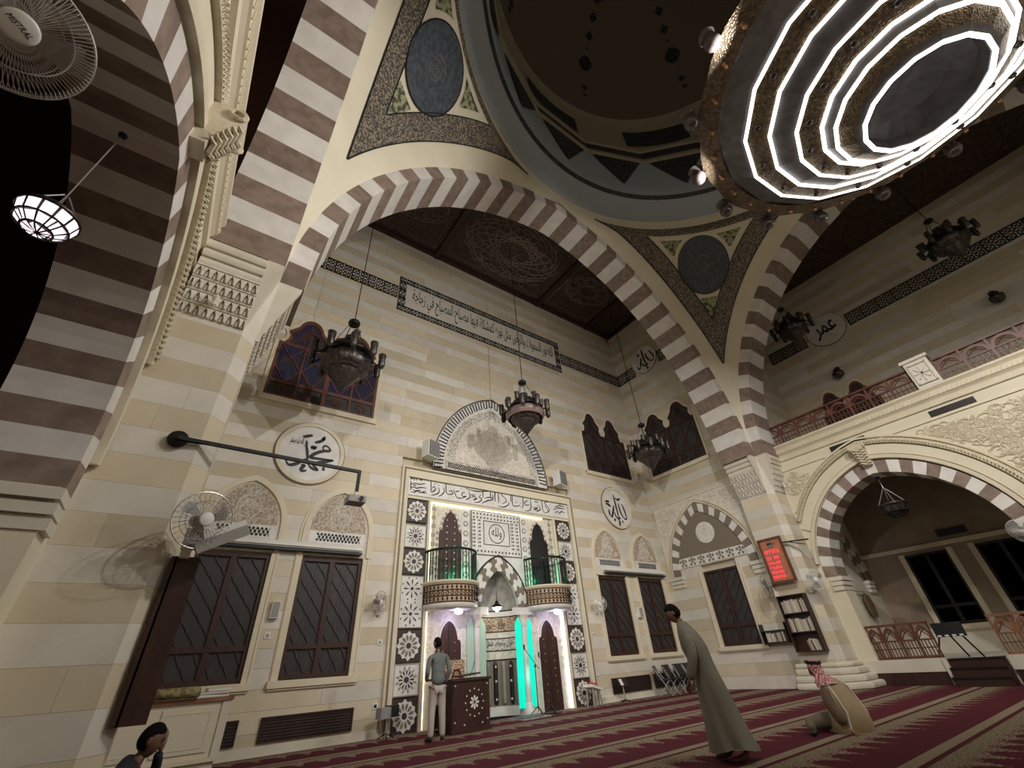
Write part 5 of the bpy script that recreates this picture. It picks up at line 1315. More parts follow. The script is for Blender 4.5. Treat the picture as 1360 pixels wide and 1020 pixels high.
# ---------------------------------------------------------------- speakers, fluorescent fittings, sockets
def speaker(loc, rz, lb, w=.5, h=.55):
    e = empty('loudspeaker', loc, rz, lb, 'speaker', 'white loudspeakers beside the tympanum')
    G().prism([(-w/2, 0), (w/2, 0), (w/2*.8, .34), (-w/2*.8, .34)], -h/2, h/2, lambda u, v, d: (u, v, d)).obj('cabinet', 'whitepl', e)
    o = G().box(-w/2+.03, w/2-.03, -.03, .0, -h/2+.03, h/2-.03).obj('grille', 'greypl', e); g = G()
    for k in range(6): g.box(-w/2+.03+k*.075, -w/2+.045+k*.075, -.045, -.03, -h/2+.03, h/2-.03)
    g.obj('grille_ribs', 'sheet', o); G().tube([(0, .33, .1), (0, .42, .1), (0, .50, .05)], .03, 6).obj('bracket', 'iron', e)
speaker((5.30, 11.15, 7.02), .35, 'white loudspeaker with ribbed grey grille left of the tympanum'); speaker((10.72, 11.15, 6.98), .30, 'white loudspeaker with ribbed grey grille right of the tympanum')
for x, z, lb in ((1.83, 2.52, 'flat white wall speaker between the two left windows'), (14.16, 2.5, 'flat white wall speaker between the two right windows')):
    e = empty('wall_speaker', (x, YQ, z), 0, lb, 'speaker'); G().box(-.085, .085, -.13, 0, -.17, .17).obj('speaker_case', 'whitepl', e); G().box(-.07, .07, -.14, -.13, -.15, .15).obj('speaker_grille', 'greypl', e)
for a, b, lb in ((.0, 3.56, 'long unlit fluorescent fitting above the left windows'), (12.66, 16.1, 'long unlit fluorescent fitting above the right windows')):
    e = empty('fluorescent_fitting', ((a+b)/2, YQ, 3.93), 0, lb, 'light fitting'); w = (b-a)/2
    G().prism([(.0, -.04), (.20, -.06), (.20, -.01), (.12, .06), (.0, .08)], -w, w, lambda u, v, d: (d, -u, v)).obj('housing', 'whitepl', e)
    for z, y in ((-.075, -.15), (-.085, -.07)): G().tube([(-w+.05, y, z), (w-.05, y, z)], .018, 6).obj('tube', 'marble', e)
    G().box(-w, w, -.19, 0, -.16, -.11).obj('black_understrip', 'blackpl', e)  # plain black strip just below the housing
for k, (x, z, lb) in enumerate(((4.33, 1.83, 'small wall switch right of the left lattice window'), (4.36, .58, 'small black edged socket low beside the tile column'), (11.55, .69, 'small socket low on the wall right of the stool'), (11.62, 1.84, 'small wall switch right of the prayer niche tiles'), (1.80, 2.03, 'small round wall socket under the flat speaker'))):
    e = empty('wall_socket', (x, YQ, z), 0, lb, 'socket'); G().box(-.06, .06, -.02, 0, -.06, .06).obj('socket_plate', 'whitepl', e); G().box(-.03, .03, -.03, -.02, -.03, .03).obj('socket_insert', 'greypl' if k != 1 else 'blackpl', e)
for k, (a, b, lb) in enumerate(((.9, 1.64, 'dark vent partly hidden by the white cabinet'), (2.03, 3.87, 'long dark vent under the left lattice window'), (12.15, 14.02, 'long dark vent under the first right window'), (14.25, 16.1, 'long dark vent behind the black chairs'))):
    e = empty('floor_vent', ((a+b)/2, YQ, .4), 0, lb, 'vent'); w = (b-a)/2
    G().box(-w, w, -.02, 0, -.2, .2).obj('vent_back', 'vent', e); g = G()
    rframe(g, -w, w, -.205, .205, .03, 0, .05, lambda u, v, d: (u, -d, v))
    g.obj('vent_frame', 'wood', e)
    for j in range(7): G().box(-w+.03, w-.03, -.04, -.02, -.15+.05*j-.008, -.15+.05*j+.008).obj('vent_slat', 'vent', e)
# ---------------------------------------------------------------- projector on its arm
e = empty('projector_arm', (-.57, 6.28, 3.79), 0, 'black wall arm carrying a small projector, reaching across the lettered medallion', 'projector')
G().lathe([(0, -.04), (.10, -.04), (.11, -.01), (.11, .02), (0, .03)], (0, -.03, 0), 16, ax=Vector((0, -1, 0))).obj('wall_flange', 'iron', e, True)
tip = Vector((1.80+.57, 6.5-6.28, 3.88-3.79))
G().bar((0, -.08, 0), tip, .045).obj('boom', 'iron', e); G().bar((.02, -.02, -.01), (.32, -.05, -.0), .03).obj('boom_brace', 'iron', e)
G().bar(tip+Vector((0, 0, .02)), tip+Vector((0, 0, -.34)), .045).obj('drop_pole', 'iron', e)
g = G(); g.box(-.13, .13, -.12, .12, -.05, .05); g.shift(lambda x, y, z: tip+Vector((x, y, z-.47))); p = g.obj('projector_body', 'greypl', e); tag(p, 'grey metallic projector')
g = G(); g.lathe([(0, 0), (.03, 0), (.035, .03), (0, .03)], tip+Vector((.05, -.12, -.47)), 10, ax=Vector((0, -1, 0))); g.obj('projector_lens', 'black', e)
g = G(); g.box(-.10, .10, -.1, .1, .05, .055); g.box(-.03, .03, -.03, .03, .055, .13); g.shift(lambda x, y, z: tip+Vector((x, y, z-.47))); g.obj('projector_mount', 'chrome', e)
# ---------------------------------------------------------------- bookcases on the two piers
def bookcase(loc, sx, lb, books):
    e = empty('bookcase', loc, 0, lb, 'bookcase', 'tall wooden bookcases hung on the piers'); d = .24; X = lambda a: -sx*a
    def bx(a0, a1, y0, y1, z0, z1): return G().box(min(X(a0), X(a1)), max(X(a0), X(a1)), y0, y1, z0, z1)
    bx(0, .02, -.42, .42, 0, 1.54).obj('back_panel', 'wood', e)
    for y in (-.42, .39): bx(-.04, d, y, y+.03, 0, 1.54).obj('side_panel', 'wood', e)
    for z in (0, .50, 1.01, 1.51): bx(0, d, -.40, .40, z, z+.03).obj('shelf', 'wood', e)
    return e
bookcase((16.13, 6.98, .93), 1, 'tall dark bookcase with rows of pale books on the right pier', 1)
bookcase((-.155, 6.78, .90), -1, 'tall dark wooden bookcase seen side on against the left pier', 0)
rr = random.Random(4)
bks = [G().box(-.085, .085, -.5, .5, 0, 1).mesh('book', k) for k in ('book', 'bookd')]
ORD = 'first second third fourth fifth sixth seventh eighth ninth tenth eleventh twelfth thirteenth fourteenth fifteenth'.split()
def books(x, y0, y1, z, n, lb, grp, lean=0, h=.27):
    y = y0; w = (y1-y0)/n
    for k in range(n):
        o = link('book', bks[0 if rr.random() < .8 else 1]); hh = h*rr.uniform(.86, 1.05)
        o.scale = (rr.uniform(.85, 1), w*rr.uniform(.8, .94), hh); o.location = (x, y0+(k+.5)*w, z+.001); o.rotation_euler = (lean*rr.uniform(.5, 1.2), 0, 0)
        tag(o, lb % ORD[n-1-k], 'book', grp)
books(16.02, 6.63, 7.34, .93+1.04, 15, '%s book from the left in the top row of the right bookcase', 'books on the top shelf of the bookcase', h=.36)
books(16.02, 6.63, 7.34, .93+.53, 14, '%s book from the left in the middle row of the right bookcase', 'books on the middle shelf of the bookcase', h=.36)
books(16.02, 6.66, 7.0, .93+.03, 7, '%s leaning book from the left in the bottom row of the right bookcase', 'books on the bottom shelf of the bookcase', lean=-.12, h=.3)
# small black wall shelf with books beside the side window
e = empty('wall_shelf', (16.38, 8.0, 1.22), 0, 'small black wall shelf of books between the side window and the pier', 'shelf')
for z in (0, .33): G().box(-.22, 0, -.40, .40, z, z+.025).obj('shelf_board', 'blackpl', e)
for y in (-.42, .40): G().box(-.24, 0, y, y+.025, -.02, .55).obj('shelf_side', 'blackpl', e)
books(16.27, 7.66, 8.3, 1.25, 11, '%s book from the left on the small black wall shelf', 'books on the black wall shelf', h=.26)
# white plates folder and brackets over the left bookcase
e = empty('wall_rack', (.02, 6.12, 2.47), 0, 'white metal rack leaning on top of the bookcase under the fan', 'rack'); G().box(-.16, .1, -.04, .04, 0, .22).obj('rack_box', 'whitepl', e)
g = G(); g.bar((-.05, -.1, .02), (.42, -.05, .30), .03, .16); g.obj('rack_flap', 'whitepl', e); G().bar((-.02, -.14, -.02), (.44, -.09, .25), .015, .12).obj('rack_edge', 'greypl', e)
# ---------------------------------------------------------------- prayer time clock on a bracket
e = empty('prayer_clock', (15.98, 6.98, 3.53), 0, 'brown framed prayer time clock with red glowing digits on the right pier', 'clock')
g = rframe(G(), -.40, .40, -.70, .70, .07, -.03, .03, lambda u, v, d: (d, u, v)); g.obj('clock_frame', 'redwood', e)
G().box(-.005, .02, -.34, .34, -.63, .63).obj('clock_face', 'clockface', e)
EC = lambda u, v, d: (-.006-d, -u, v)
G().lathe([(0, 0), (.11, 0), (.11, .012), (0, .012)], (-.005, .0, .5), 20, ax=Vector((-1, 0, 0))).obj('clock_emblem', 'brninlay', e)
for k, (t, z, h) in enumerate((('07:52', .27, .15), ('21 38', .08, .13), ('04:18', -.08, .12), ('12:02', -.22, .12), ('03:26', -.36, .12), ('06:21 07:40', -.50, .12))):
    text(t, 'led_digits', 'screenled', EC, -.28, .12 if k else .2, z-h/2+.015, z+h/2-.015, .002, e, .002, arabic=False, bold=.012)
G().bar((.17, -1.15, .42), (-.02, .1, .52), .04).obj('wall_arm', 'iron', e); G().bar((.17, -1.0, .30), (.06, -.55, .46), .025).obj('arm_brace', 'iron', e)
e['label'] = 'brown framed prayer time clock with red glowing digits on the right pier'
# ---------------------------------------------------------------- cabinet at the left with a rolled rug and books on it
e = empty('cabinet', (.57, 11.25, 0), 0, 'low cream panelled cabinet under the left window behind the sitting man', 'cabinet')
G().box(-.92, .72, -.40, .42, .16, .96).obj('body', 'cab', e); G().box(-.95, .78, -.46, .42, .96, 1.02).obj('top', 'palewood', e); G().box(-.90, .70, -.38, .40, 0, .16).obj('plinth', 'cab', e)
g = G(); g.box(-.96, .76, -.44, .4, .12, .18); g.obj('base_moulding', 'mold', e); G().box(.62, .75, -.43, -.3, .16, .96).obj('corner_pilaster', 'pale_stone', e)
for a, b in ((-.85, -.32), (-.24, .54)):
    o = G().box(a, b, -.425, -.40, .26, .88).obj('door', 'cab', e); g = G()
    rframe(g, a+.06, b-.06, .32, .82, .015, .42, .432, lambda u, v, d: (u, -d, v))
    g.obj('door_moulding', 'mold', o)
e = empty('rolled_rug', (.42, 10.92, 1.12), 0, 'rolled gold patterned rug lying on the cream cabinet', 'rug')
g = G(); sp = [((.03+.0105*k)*cos(k*.62), (.03+.0105*k)*sin(k*.62)*.75) for k in range(8, 1, -1)]; ol = [(.12*cos(t), .085*sin(t)) for t in [2*pi*i/14 for i in range(14)]]
g.prism(ol, -.42, .36, lambda u, v, d: (d, u, v)).obj('rug_roll', 'rug', e, True); G().tube([(.365, u, v) for u, v in sp], .012, 4).obj('rug_end_spiral', 'bookd', e); G().prism([(.12*cos(t), -.085+.006*k) for k, t in enumerate((pi, 0))]+[(.2, -.085), (-.2, -.088)], -.42, .36, lambda u, v, d: (d, u, v)).obj('rug_flap', 'rug', e)
for k, (x, y, z, w, d_, h, rz, lb) in enumerate(((1.0, 11.05, 1.02, .5, .34, .05, .03, 'large pale board lying lowest at the right of the cabinet top'), (1.02, 11.02, 1.07, .44, .30, .04, -.05, 'pale folder on the pale board on the cabinet'), (1.08, 11.02, 1.11, .38, .26, .05, .12, 'open white book on top of the pile on the cabinet'))):
    e = empty('book', (x, y, z), rz, lb, 'book', 'pile on the cream cabinet'); G().box(-w/2, w/2, -d_/2, d_/2, .006, h-.006).obj('pages', 'marble', e); g = G(); g.box(-w/2-.005, w/2+.005, -d_/2-.005, d_/2+.005, 0, .007); g.box(-w/2-.005, w/2+.005, -d_/2-.005, d_/2+.005, h-.007, h); g.obj('covers', 'book', e)
# ---------------------------------------------------------------- lectern, microphones, chairs, stands
e = empty('lectern', (6.05, 10.55, 0), .10, 'dark wooden lectern inlaid with pearl stars in front of the prayer niche', 'lectern')
G().box(-.52, .52, -.28, .28, .06, .93).obj('body', 'wood', e); G().box(-.55, .55, -.31, .31, 0, .07).obj('plinth', 'wood', e); G().box(-.56, .56, -.32, .32, .93, .98).obj('top', 'wood', e)
g = G(); g.bar((-.2, 0, 1.02), (.35, .0, 1.06), .34, .03); g.obj('reading_board', 'wood', e)
g = G()
for k in range(8): a = k*pi/4; g.prism(petal(.08+.0, .52, a, .02, .13, .3), .28, .288, lambda u, v, d: (u, -d, v))
for k in range(12): a = k*pi/6; g.prism(circ(.08+.25*cos(a), .52+.25*sin(a), .018, 6), .28, .288, lambda u, v, d: (u, -d, v))
for x, z in ((-.45, .2), (-.45, .85), (.45, .2), (.45, .85), (-.2, .14), (.3, .14)): g.prism(circ(x, z, .018, 6), .28, .288, lambda u, v, d: (u, -d, v))
g.obj('pearl_inlay', 'marble', e)
G().tube([(.1, -.1, 1.0), (.12, -.2, 1.2), (.1, -.26, 1.3)], .008, 4).obj('gooseneck_microphone', 'iron', e)
e = empty('folding_screen', (5.95, 11.15, 0), -.05, 'tan patterned board standing behind the lectern', 'board'); G().box(-.42, .42, -.03, .03, .5, 1.36).obj('board_panel', 'lace_brown', e)
g = G()
for x in (-.2, .2): g.tube([(x+.13*cos(t), -.04, .98+.2*sin(t)) for t in [k*pi/3 for k in range(6)]], .03, 4, closed=True)
g.obj('board_diamonds', 'redwood', e); g = G()
for x in (-.38, .38): g.bar((x, 0, 0), (x, 0, .55), .04); g.bar((x, -.2, .02), (x, .2, .02), .04)
g.obj('board_legs', 'wood', e)
def mic(x, y, h, reach, lb):
    e = empty('microphone_stand', (x, y, 0), 0, lb, 'microphone', 'microphone stands in front of the prayer niche')
    for k in range(3): a = 2*pi*k/3+.5; G().tube([(0, 0, .22), (.25*cos(a), .25*sin(a), .012)], .011, 5).obj('leg', 'iron', e)
    G().tube([(0, 0, .1), (0, 0, h)], .012, 6).obj('pole', 'iron', e); G().tube([(reach*.35, 0, h-.12), (-reach, -.02, h+.38)], .009, 5).obj('boom', 'iron', e)
    G().lathe([(0, -.06), (.018, -.05), (.026, .03), (.02, .07), (0, .08)], (-reach, -.02, h+.4), 8).obj('microphone', 'blackpl', e, True); G().sph((0, 0, h-.05), .03, 8, 5).obj('clutch', 'blackpl', e)
mic(8.62, 11.1, 1.15, .35, 'black microphone stand with raised boom before the cyan panels'); mic(8.95, 10.95, .95, .3, 'second black microphone stand nearest the right niche door')
e = empty('prayer_mat', (8.35, 11.05, 0), .05, 'folded grey green prayer mat on the carpet at the foot of the niche', 'rug'); G().box(-.55, .4, -.32, .3, .0, .03).obj('mat_lower', 'marble_grey', e); G().box(-.5, .15, -.28, .2, .03, .055).obj('mat_fold', 'shirt', e)
e = empty('cable_bundle', (9.05, 11.2, 0), 0, 'tangle of black microphone cable on the carpet by the niche', 'cable'); g = G()
g.tube([(.24*cos(k*.55)*(1-.012*k)+.01*k, .12*sin(k*.55)*(1-.01*k), .015+.002*(k % 5)) for k in range(40)], .014, 4).obj('cable_loops', 'blackpl', e)
e = empty('monitor_speaker', (4.52, 11.3, 0), .25, 'small black floor monitor on a short stand beside the tile column', 'speaker')
G().box(-.24, .02, -.1, .1, .36, .56).obj('speaker_box', 'greypl', e); G().box(.03, .26, -.06, .14, .37, .58).obj('speaker_box', 'blackpl', e); G().bar((0, .0, .02), (0, .0, .4), .035).obj('pole', 'chrome', e); g = G()
for k in range(3): a = 2*pi*k/3; g.bar((0, 0, .1), (.2*cos(a), .2*sin(a), .01), .02)
g.obj('stand_feet', 'iron', e)
e = empty('stool', (10.95, 11.35, 0), .2, 'white stand with a red padded top in front of the last star tile', 'stool')
g = G(); g.box(-.26, .26, -.18, .18, 0, .07); g.shift(lambda x, y, z: (x, y, z+.42-x*.22)); g.obj('tray', 'whitepl', e); g = G(); g.sph((0, 0, 0), .16, 14, 8, (1.3, .95, .42)); g.shift(lambda x, y, z: (x, y, z+.51-x*.22)); g.obj('red_pad', 'redcush', e, True)
for x, y in ((-.15, -.1), (.15, -.1), (-.15, .1), (.15, .1)): G().bar((x*1.25, y*1.3, 0), (x, y, .44), .035).obj('leg', 'chrome', e)
e = empty('book_stand', (12.28, 11.35, 0), -.2, 'small folding book stand in front of the first right vent', 'book stand')
g = G(); g.box(-.16, .16, -.01, .01, -.12, .12); g.shift(lambda x, y, z: (x, y+z*.6, z*.8+.5)); g.obj('tilted_tray', 'blackpl', e); g = G(); g.box(-.12, -.02, -.03, -.01, -.10, .1); g.shift(lambda x, y, z: (x, y+z*.6, z*.8+.5)); g.obj('open_book', 'marble', e)
G().bar((0, 0, .03), (0, .02, .46), .03).obj('pole', 'chrome', e); g = G()
for k in range(4): a = k*pi/2+.4; g.bar((0, 0, .05), (.17*cos(a), .17*sin(a), .012), .025)
g.obj('foot', 'iron', e)
def chair(x, y, rz, lb):
    e = empty('folding_chair', (x, y, 0), rz, lb, 'chair', 'black chairs along the right vents')
    G().box(-.22, .22, -.2, .2, .43, .47).obj('seat', 'blackpl', e); g = G(); g.box(-.22, .22, -.015, .015, .5, .84); g.shift(lambda x_, y_, z_: (x_, y_+.2+.25*(z_-.45), z_)); g.obj('backrest', 'blackpl', e)
    for sx in (-1, 1):
        G().bar((sx*.21, -.2, 0), (sx*.21, .28, .8), .025).obj('leg', 'greypl', e); G().bar((sx*.19, .22, 0), (sx*.19, -.18, .45), .025).obj('leg', 'greypl', e)
for k in range(4): chair(14.15+.58*k, 11.15+.03*(k % 2), (.5, .1, -.1, .05)[k], ('black chair turned sideways at the left end of the row by the vents', 'black chair second in the row by the vents', 'black chair third in the row by the vents', 'black chair nearest the corner behind the robed man')[k])
# ---------------------------------------------------------------- right aisle behind the arcade
slabs('wall_aisle_right', [(22.1, 22.4, -10.8, 6.6, 1.3, 7.4)], 'shaded_aisle_stone', 'back wall of the dark right aisle')
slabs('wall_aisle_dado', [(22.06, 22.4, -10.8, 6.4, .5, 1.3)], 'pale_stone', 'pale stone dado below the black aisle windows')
FA = lambda u, v, d: (22.0-d, u, v)
for k, (a, b, lb) in enumerate(((3.78, 5.05, 'black window at the left on the back wall of the right aisle'), (1.75, 3.02, 'black window at the right on the back wall of the right aisle'))): window(10+k, FA, a, b, 1.38, 3.64, lb, 'blackpane', 'iron', lat=False)
e = empty('aisle_vent', (22.1, 3.38, 4.18), 0, 'dark vent high between the two black aisle windows', 'vent'); G().box(-.04, 0, -.42, .42, -.12, .12).obj('vent_back', 'blackpl', e); g = G()
for k in range(5): g.box(-.06, -.03, -.42, .42, -.1+.05*k-.008, -.1+.05*k+.008)
g.obj('vent_slats', 'iron', e)
g = G(); g.box(22.0, 22.1, -10, 6.4, 3.78, 3.92); tag(g.obj('trim_1', 'mold'), 'string course over the aisle windows', kind='structure')
e = empty('aisle_arch', (20.0, 6.4, 3.0), 0, 'dim striped blind arch on the end wall of the right aisle', 'arch'); E = lambda u, v, d: (u-20.0, -d, v-3.0)
voussoirs(e, E, 20.0, 3.0, 1.35, 1.9, .42, 0, .10, 17); voussoirs(e, E, 20.0, 3.0, .95, 1.4, .38, 0, .05, 15)
for x in (18.4, 21.6):
    g = G()
    for k in range(3): g.box(min(x, 20)+(.0 if x < 20 else 1.1), min(x, 20)+(.55 if x < 20 else 1.65), 2.58+.14*k, 2.7+.14*k, 0, .1+.03*k, E)
    g.obj('impost', 'pale_stone', e)
g = G(); g.prism([(17.4, 4.6), (17.4, 3.1), (18.1, 3.1)], 0, .04, E); g.obj('carved_corner', 'carved_white', e)
F2 = lambda u, v, d: (17.3-d, u, v)
balustrade(F2, 4.28, 5.85, .6, 1.46, 'redwood', 'red wooden balustrade in the arch of the right aisle', 4)
balustrade(F2, 1.35, 3.0, .6, 1.48, 'palewood', 'tan wooden balustrade right of the aisle steps', 4)
g = G(); g.box(17.08, 17.16, 4.3, 6.3, 0, .30); g.box(17.08, 17.16, 1.3, 3.0, 0, .30); tag(g.obj('baseboard_aisle', 'wood'), 'dark skirting under the right aisle floor', kind='structure')
g = G(); g.box(17.06, 17.16, 4.3, 6.3, .30, .6); g.box(17.06, 17.16, 1.3, 3.02, .30, .6); g.box(17.0, 17.2, 4.2, 4.3, 0, .6); tag(g.obj('trim_2', 'pale_stone'), 'cream stone edge of the raised aisle floor', kind='structure')
st = empty('steps', (17.0, 3.62, 0), 0, 'dark carpeted steps up into the right aisle', 'steps')
for k, (x, z) in enumerate(((-.45, .19), (-.2, .38), (.05, .57))): G().box(x, .4, -.56, .56, z-.19, z).obj('step', 'wood', st); G().box(x-.02, x+.03, -.56, .56, z-.03, z+.008).obj('nosing', 'iron', st)
e = empty('folding_stand', (17.75, 4.02, .57), 0, 'black folding stand with pale knobs behind the aisle balustrade', 'stand')
G().box(-.03, .03, -.36, .30, .48, .82).obj('board', 'blackpl', e); g = G()
for k in range(4): g.box(-.06, -.03, -.3+k*.16, -.22+k*.16, .49, .53)
g.obj('pale_knobs', 'whitepl', e)
for a, b in (((0, .25, .5), (-.2, .45, 0)), ((0, -.25, .5), (-.2, -.5, 0)), ((0, 0, .5), (.3, -.1, 0))): G().bar(a, b, .03).obj('leg', 'iron', e)
def coat(x, m, lb, w):
    e = empty('coat', (x, 6.3, 1.75), 0, lb, 'coat', 'coats on the aisle rail'); g = G()
    rows = [(0, .55, .07), (.15, .8, .09), (.4, .9, .10), (.6, .8, .09), (.74, .35, .05)]
    for z, k, t in rows: g.v += [(w*k*.5*cos(2*pi*i/14)*(1+.08*sin(5*i)), t*sin(2*pi*i/14)-.0, z+(.05*sin(i*2.1) if z == 0 else 0)) for i in range(14)]
    for j in range(4):
        for i in range(14): g.f.append((j*14+i, j*14+(i+1) % 14, (j+1)*14+(i+1) % 14, (j+1)*14+i))
    g.obj('garment', m, e, True); g = G(); g.tube([(-w*.3, 0, .68), (0, 0, .76), (w*.3, 0, .68)], .012, 4); g.tube([(0, 0, .76), (.02, 0, .82), (0, .0, .84)], .008, 4); g.obj('hanger', 'iron', e)
coat(18.25, 'blackpl', 'narrow black coat hanging on the end wall of the right aisle', .34); coat(20.2, 'bookd', 'wide dark brown coat hanging on the end wall of the right aisle', .75)
e = empty('coat_rail', (19.3, 6.3, 2.57), 0, 'thin rail carrying coats on the end wall of the right aisle', 'rail'); G().tube([(-1.6, 0, 0), (1.6, 0, 0)], .014, 5).obj('rail', 'chrome', e)
for x in (-1.4, 1.4): G().tube([(x, 0, 0), (x, .1, .03)], .012, 4).obj('rail_bracket', 'chrome', e)
# ---------------------------------------------------------------- people
def skin(name, m, verts, edges, rad, parent=None, sub=2, root=0):
    me = bpy.data.meshes.new(name); me.from_pydata(verts, edges, []); o = bpy.data.objects.new(name, me); COL.objects.link(o)
    md = o.modifiers.new('s', 'SKIN'); md.use_smooth_shade = True
    for i, r in enumerate(rad):
        sv = me.skin_vertices[0].data[i]; sv.radius = (r, r) if not isinstance(r, tuple) else r; sv.use_root = (i == root)
    ss = o.modifiers.new('u', 'SUBSURF'); ss.levels = sub; ss.render_levels = sub
    dg = bpy.context.evaluated_depsgraph_get(); dg.update()
    nm = bpy.data.meshes.new_from_object(o.evaluated_get(dg)); bpy.data.objects.remove(o)
    nm.materials.clear(); nm.materials.append(M[m]); nm.polygons.foreach_set('use_smooth', [True]*len(nm.polygons))
    return link(name, nm, parent)
def chain(V, Ed, R, pts, start=None):
    prev = start
    for p, r in pts:
        V.append(p); R.append(r)
        if prev is not None: Ed.append((prev, len(V)-1))
        prev = len(V)-1
    return prev
def ell(g, T, c, s, m=14, k=10): n = len(g.v); g.sph((0, 0, 0), 1, m, k); g.v[n:] = [tuple(T @ (Vector(c)+Vector((v[0]*s[0], v[1]*s[1], v[2]*s[2])))) for v in g.v[n:]]; return g
def head(parent, at, look, up=(0, 0, 1), skinm='skin', hair=True, cap=None, s=1.0):
    """head in its own frame: x right, y forward, z up; at = centre of the skull"""
    f = Vector(look).normalized(); r = f.cross(Vector(up)).normalized(); u = r.cross(f)
    T = Matrix((r, f, u)).transposed().to_4x4(); T.translation = Vector(at); T = T @ Matrix.Scale(s, 4)
    g = G(); n = 20; prof = []
    # skull and face as one deformed ball
    g.sph((0, 0, 0), 1, 20, 16); V = []
    for x, y, z in g.v:
        X, Y, Z = x*.074, y*.095, z*.118
        if z < -.1: k = (-.1-z); X *= 1-.38*k; Y = Y*(1-.22*k)+.012*k
        if y > .3 and -.35 < z < .15 and abs(x) < .22: Y += .017*(1-abs(x)/.22)*(1-abs(z+.12)/.27 if abs(z+.12) < .27 else 0)*1.3
        if y > .5 and .0 < z < .22 and .2 < abs(x) < .6: Y -= .008
        V.append((X, Y, Z))
    g.v = V
    for sx in (-1, 1): g.sph((sx*.076, -.008, -.005), .03, 8, 6, (.35, .7, 1))
    g.v = [tuple(T @ Vector(v)) for v in g.v]; o = g.obj('head', skinm, parent, True)
    g = G()
    for sx in (-1, 1): ell(g, T, (sx*.028, .083, .012), (.012, .008, .007), 8, 6)
    g.obj('eyes', 'black', o, True)
    g = G(); ell(g, T, (0, .086, -.06), (.026, .008, .006), 8, 6); g.obj('mouth', 'voussoir_brown', o, True)
    g = G()
    for sx in (-1, 1): g.tube([tuple(T @ Vector((sx*q, .088-.05*abs(q)*3.5+.004, .032-abs(q-.03)*.15))) for q in (.012, .03, .05)], .005, 4)
    g.obj('eyebrows', 'hair', o)
    if hair:
        g = G(); g.sph((0, 0, 0), 1, 18, 14); V = []
        for x, y, z in g.v:
            X, Y, Z = x*.080, y*.100-.004, z*.122+.004
            lim_ = .35 if y > .2 else -.35
            if z < lim_: k = min(1, (lim_-z)*2.4); X *= 1-.22*k; Y = (Y+.0)*(1-.25*k)-.0
            if y > .2 and z < .5: Y -= .03*min(1, (.5-z)*3)
            V.append((X, Y, max(Z, -.075 if y < .2 else .02)))
        g.v = [tuple(T @ Vector(v)) for v in V]; g.obj('hair', 'hair', o, True)
    return o
def hand(parent, wrist, d, palm_n, skinm='skin', s=1.0, curl=.5, side=1):
    """palm plus five bent fingers; d = pointing direction, palm_n = palm normal"""
    d = Vector(d).normalized(); n = Vector(palm_n); n = (n-d*n.dot(d)).normalized(); x = d.cross(n)*side
    w = Vector(wrist); P = lambda a, b, c: tuple(w+(x*a+d*b+n*c)*s)
    V = []; Ed = []; R = []
    V.append(P(0, -.01, 0)); R.append(.024*s); V.append(P(0, .045, 0)); R.append((.034*s, .017*s)); V.append(P(0, .085, 0)); R.append((.036*s, .015*s)); Ed += [(0, 1), (1, 2)]
    o = skin('hand', skinm, V, Ed, R, parent, 1)
    for k, (a, l) in enumerate(((-.030, .062), (-.010, .074), (.010, .078), (.030, .070))):
        c = curl; pts = [(a*.9, .07, 0), (a, .09, .002), (a, .09+l*.42*cos(c*.5), -l*.42*sin(c*.5)), (a, .09+l*.42*cos(c*.5)+l*.32*cos(c*1.2), -l*.42*sin(c*.5)-l*.32*sin(c*1.2)), (a, .09+l*.42*cos(c*.5)+l*.32*cos(c*1.2)+l*.26*cos(c*1.9), -l*.42*sin(c*.5)-l*.32*sin(c*1.2)-l*.26*sin(c*1.9))]
        skin('finger', skinm, [P(*p) for p in pts], [(i, i+1) for i in range(4)], [r*s for r in (.010, .0095, .009, .008, .0065)], o, 1)
    pts = [(.025, .025, 0), (.045, .05, -.008), (.056, .075, -.018), (.058, .098, -.03)]
    skin('thumb', skinm, [P(*p) for p in pts], [(0, 1), (1, 2), (2, 3)], [r*s for r in (.013, .012, .010, .007)], o, 1)
    return o
def sock_shoe(parent, ankle, fwd, m='shoe', name='shoe', s=1.0):
    f = Vector((fwd[0], fwd[1], 0)).normalized(); a = Vector(ankle)
    V = [tuple(a+f*q+Vector((0, 0, z-a.z))) for q, z in ((-.055, .045), (.02, .05), (.10, .036), (.17, .03))]
    return skin(name, m, V, [(0, 1), (1, 2), (2, 3)], [(.04*s, .042*s), (.045*s, .045*s), (.046*s, .034*s), (.03*s, .022*s)], parent, 2)
def local(o, f, r):       # body frame
    o = Vector(o); f = Vector((*f, 0)).normalized(); r = Vector((f.y, -f.x, 0))
    return lambda a, b, c: tuple(o+r*a+f*b+Vector((0, 0, c)))
# 1. man with his back to the camera, at the lectern
e = empty('person', (4.95, 9.75, 0), 0, 'standing man in a grey shirt and pale trousers seen from behind at the lectern', 'person')
Lf = local((0, 0, 0), (.12, .99), 0)
V, Ed, R = [], [], []
V.append(Lf(0, 0, .90)); R.append((.165, .13))
t = chain(V, Ed, R, [(Lf(0, -.01, 1.08), (.155, .11)), (Lf(0, .0, 1.25), (.165, .12)), (Lf(0, .0, 1.40), (.15, .10)), (Lf(0, .01, 1.48), .06), (Lf(-.01, .03, 1.55), .055)], 0)
for s in (-1, 1):
    chain(V, Ed, R, [(Lf(s*.19, .0, 1.40), .062), (Lf(s*.245, -.04, 1.15), .05), (Lf(s*.215, .10, .95 if s > 0 else 1.02), .04), (Lf(s*.14, .22, 1.0), .032)], 3)
skin('shirt', 'shirt', V, Ed, R, e)
V, Ed, R = [Lf(0, 0, .88)], [], [(.12, .09)]
